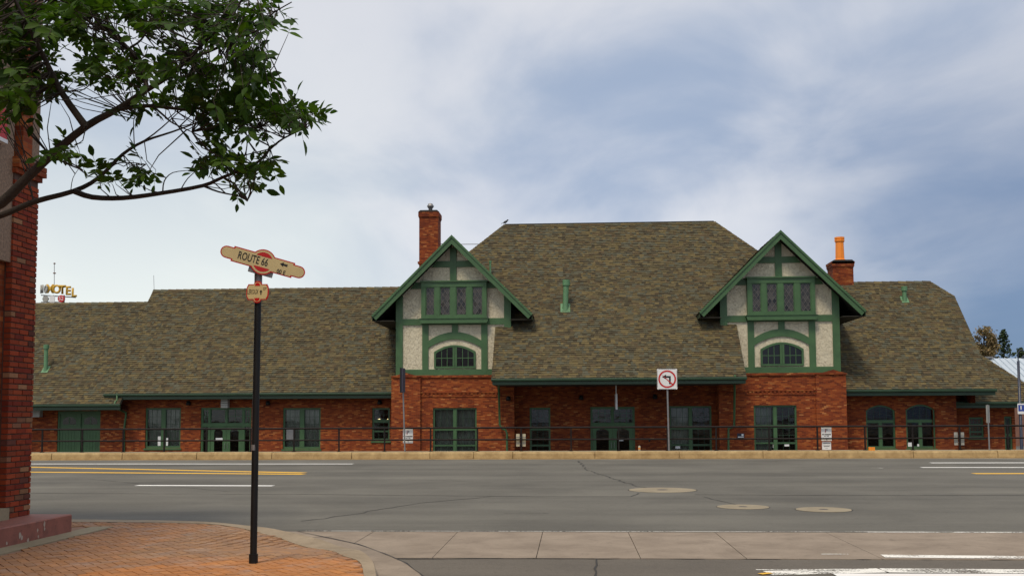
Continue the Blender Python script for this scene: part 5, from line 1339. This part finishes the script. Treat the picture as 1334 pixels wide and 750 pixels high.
br([(170, 62), (184, 52), (197, 30), (205, 5)], (5.8, 5.8), .008, .003)
br([(224, 97), (262, 60), (300, 20), (330, -20)], (5.7, 5.3), .014, .004)
br([(300, 52), (335, 40), (352, 20), (380, 3)], (5.5, 5.4), .008, .003)
br([(212, 252), (214, 236), (225, 225), (247, 222)], (6.1, 6.1), .005, .002); br([(235, 248), (245, 232), (262, 218)], (6.1, 6.0), .004, .002)
br([(300, 228), (318, 205), (322, 182), (318, 160)], (6.0, 6.1), .006, .002); br([(352, 194), (345, 178), (340, 165)], (5.95, 6.0), .005, .002)
br([(66, 203), (90, 215), (108, 222)], (6., 5.9), .006, .002); br([(92, 250), (95, 232), (104, 218)], (6.25, 6.2), .003, .0015)
br([(128, 232), (150, 214), (170, 212), (190, 214)], (6.3, 6.2), .006, .002)
# limbs out of the frame: upwards, to the left and towards the camera
for i in range(16):
    a = i*2.399; z0 = random.uniform(2.0, 5.2); ln = random.uniform(1.3, 2.3)*(1-.10*(z0-2)); d = Vector((math.cos(a), math.sin(a), random.uniform(.35, .9))).normalized()
    s = Vector((0, 0, z0)); pts = dense([s, s+d*ln*.5+Vector((0, 0, -.05)), s+d*ln], 3)
    tip = pts[-1]+TB; u_, v_ = proj(tip)
    if 0 < u_ < 1334 and v_ > 20: continue
    BR.append((pts, [.03*(1-.85*k/(len(pts)-1)) for k in range(len(pts))]))
for pts, rad in BR: wood.tube(pts, rad, 7)
# sprays: where leaves hang, as clumps (photo centre, spread, count, depth)
CL = [((25, 30), (55, 40), 135, 5.9), ((50, 105), (45, 30), 50, 5.9), ((12, 125), (26, 34), 40, 5.8), ((105, 22), (45, 26), 84, 5.8), ((215, 15), (60, 22), 90, 5.7), ((295, 25), (46, 30), 74, 5.6), ((318, 68), (24, 30), 36, 5.6),
      ((150, 92), (56, 22), 50, 5.8), ((225, 75), (46, 28), 46, 5.8), ((262, 104), (46, 20), 44, 5.8), ((195, 136), (46, 11), 15, 5.9), ((282, 148), (34, 22), 52, 6.0), ((250, 128), (22, 14), 14, 6.0), ((312, 115), (18, 16), 18, 5.9), ((318, 155), (10, 14), 8, 6.0),
      ((352, 150), (16, 11), 24, 5.9), ((378, 149), (17, 10), 26, 5.9), ((338, 166), (14, 7), 9, 5.95), ((402, 151), (9, 5), 9, 5.9), ((300, 206), (28, 12), 26, 6.0), ((324, 222), (14, 12), 17, 5.95), ((318, 238), (8, 5), 5, 5.95), ((262, 204), (12, 9), 7, 6.05), ((350, 205), (8, 9), 6, 5.9),
      ((180, 216), (22, 11), 13, 6.2), ((148, 238), (10, 5), 4, 6.2), ((85, 197), (28, 7), 11, 6.0), ((122, 230), (12, 6), 3, 6.25), ((345, 18), (14, 16), 14, 5.4), ((348, 92), (7, 7), 4, 5.6)]
GAPS = [(225, 190, 60, 9), (330, 192, 22, 6), (162, 42, 17, 15), (100, 98, 17, 12), (180, 172, 40, 13), (205, 70, 13, 9), (110, 118, 15, 8), (265, 8, 12, 7), (85, 152, 26, 14), (200, 203, 20, 6), (150, 168, 28, 20)]
nodes_px = []
for pts, rad in BR:
    for p in pts:
        if proj(p+TB)[0] > -80: nodes_px.append(p)
sprays = []
for (cx, cy), (sx_, sy_), nn_, Y in CL:
    k = 0; tries = 0
    nn_ = int(nn_*1.05)
    while k < nn_ and tries < nn_*8:
        tries += 1; x, y = random.gauss(cx, sx_*.55), random.gauss(cy, sy_*.55)
        if any(((x-gx_)/a)**2+((y-gy_)/b_)**2 < 1 and random.random() < .93 for gx_, gy_, a, b_ in GAPS): continue
        sprays.append(tp(x, y, Y+random.gauss(0, .28))); k += 1
for pts, rad in BR[len(BR)-16:]: pass
for i in range(520):                                   # the rest of the crown, above and to the left of the frame
    a = random.uniform(0, 6.28); el = random.uniform(-.35, 1.4); r = random.uniform(.8, 2.3)
    p = Vector((r*math.cos(a)*math.cos(el), r*math.sin(a)*math.cos(el), 4.1+r*1.05*math.sin(el))); u_, v_ = proj(p+TB)
    if u_ > 60 and v_ > -40: continue
    if v_ > 150 and u_ > -30: continue
    sprays.append(p)
twig = MB(); leaves = []
LC = [(1, 1, 1), (.8, .85, .8), (1.2, 1.15, .9), (.65, .7, .6), (1.55, 1.45, .9), (.9, 1, .9)]
for p in sprays:
    q = min(nodes_px, key=lambda n_: (n_-p).length_squared)
    if (q-p).length < 1.1: twig.tube([q, q.lerp(p, .55)+Vector((random.uniform(-.03, .03), random.uniform(-.03, .03), -.02)), p], [.0040, .0030, .0018], 4, caps=False)
    d = (p-q); d = d.normalized() if d.length > .02 else Vector((1, 0, 0)); d = (d+Vector((random.gauss(0, .5), random.gauss(0, .5), random.gauss(-.25, .4)))).normalized()
    sd_ = d.cross(Vector((0, 0, 1))); sd_ = sd_.normalized() if sd_.length > .05 else Vector((1, 0, 0)); up = sd_.cross(d)
    up = (up+sd_*random.gauss(0, .5)).normalized(); sd_ = d.cross(up).normalized(); sz = random.uniform(.75, 1.2); nl = random.choice((5, 7, 7)); rl_ = .115*sz
    twig.tube([p, p+d*rl_], [.0016, .0010], 3, caps=False)
    for j in range(nl):
        if j == nl-1: o_, dr = p+d*rl_, d
        else: f = .25+.65*(j//2)/(nl//2); s = 1 if j % 2 else -1; o_ = p+d*rl_*f; dr = (d*.55+sd_*s+Vector((0, 0, random.gauss(-.2, .25)))).normalized()
        u2 = (up+Vector((random.gauss(0, .35), random.gauss(0, .35), random.gauss(0, .35)))).normalized(); s2 = u2.cross(dr).normalized(); u2 = dr.cross(s2)
        leaves.append((o_, dr, s2, u2, random.choice((.042, .055, .062, .07, .082))*random.uniform(.9, 1.1)*sz, random.choice(LC)))
tk = wood.build('trunk', M['bark'], tr); twig.build('twigs', M['bark'], tr, kind='stuff')
vis = []
for i, l in enumerate(leaves):
    u_, v_ = proj(l[0]+TB)
    if 0 < u_ < 425 and 0 < v_ < 275: vis.append((-(u_*.5+v_), i))
own = set(i for _, i in sorted(vis)[:290])
crown = MB(); base_me = {}
for c_ in LC:
    base_me[c_] = MB().add(LV, LF, c_, smooth=True).mesh('leaf', M['leaf'])
for i, (o_, dr, s2, u2, sz, c_) in enumerate(leaves):
    mt = Matrix((dr, s2, u2)).transposed()
    if i not in own: crown.add([o_+mt @ (Vector(v)*sz) for v in LV], LF, c_, smooth=True)
crn = crown.build('crown', M['leaf'], tr, kind='stuff')
for i in own:
    o_, dr, s2, u2, sz, c_ = leaves[i]; mt = Matrix((dr, s2, u2)).transposed()
    o = bpy.data.objects.new('leaf', base_me[c_]); COL.objects.link(o); o.parent = crn; o.matrix_local = Matrix.Translation(o_) @ mt.to_4x4() @ Matrix.Scale(sz, 4)

# ---- the crow on the ridge
p = P(655.5, 292, YR); bz = zr+.10
m = MB()
def ell(c, r, d=(1, 0, 0), n=10):
    for_ = []
    R3 = Vector(d).to_track_quat('X', 'Z').to_matrix(); vs = []
    for i in range(7):
        th = math.pi*i/6
        for j in range(n): a = 2*math.pi*j/n; vs.append(Vector(c)+R3 @ Vector((r[0]*math.cos(th), r[1]*math.sin(th)*math.cos(a), r[2]*math.sin(th)*math.sin(a))))
    m.add(vs, [(i*n+j, i*n+(j+1) % n, (i+1)*n+(j+1) % n, (i+1)*n+j) for i in range(6) for j in range(n)], smooth=True)
ell((0, 0, .13), (.15, .065, .07), (1, 0, .55)); ell((.12, 0, .235), (.05, .043, .045)); m.tube([(.15, 0, .235), (.215, 0, .225)], [.018, .003], 6); m.beam((-.09, 0, .09), (-.25, 0, .03), .06, .016)
m.tube([(.0, .025, .09), (.02, .025, 0)], .008, 5); m.tube([(.0, -.025, .09), (.02, -.025, 0)], .008, 5)
m.build('crow', M['bird'], loc=(RL+.12, YR, zr+.075), label='small black bird perched at the left end of the main ridge', category='bird')
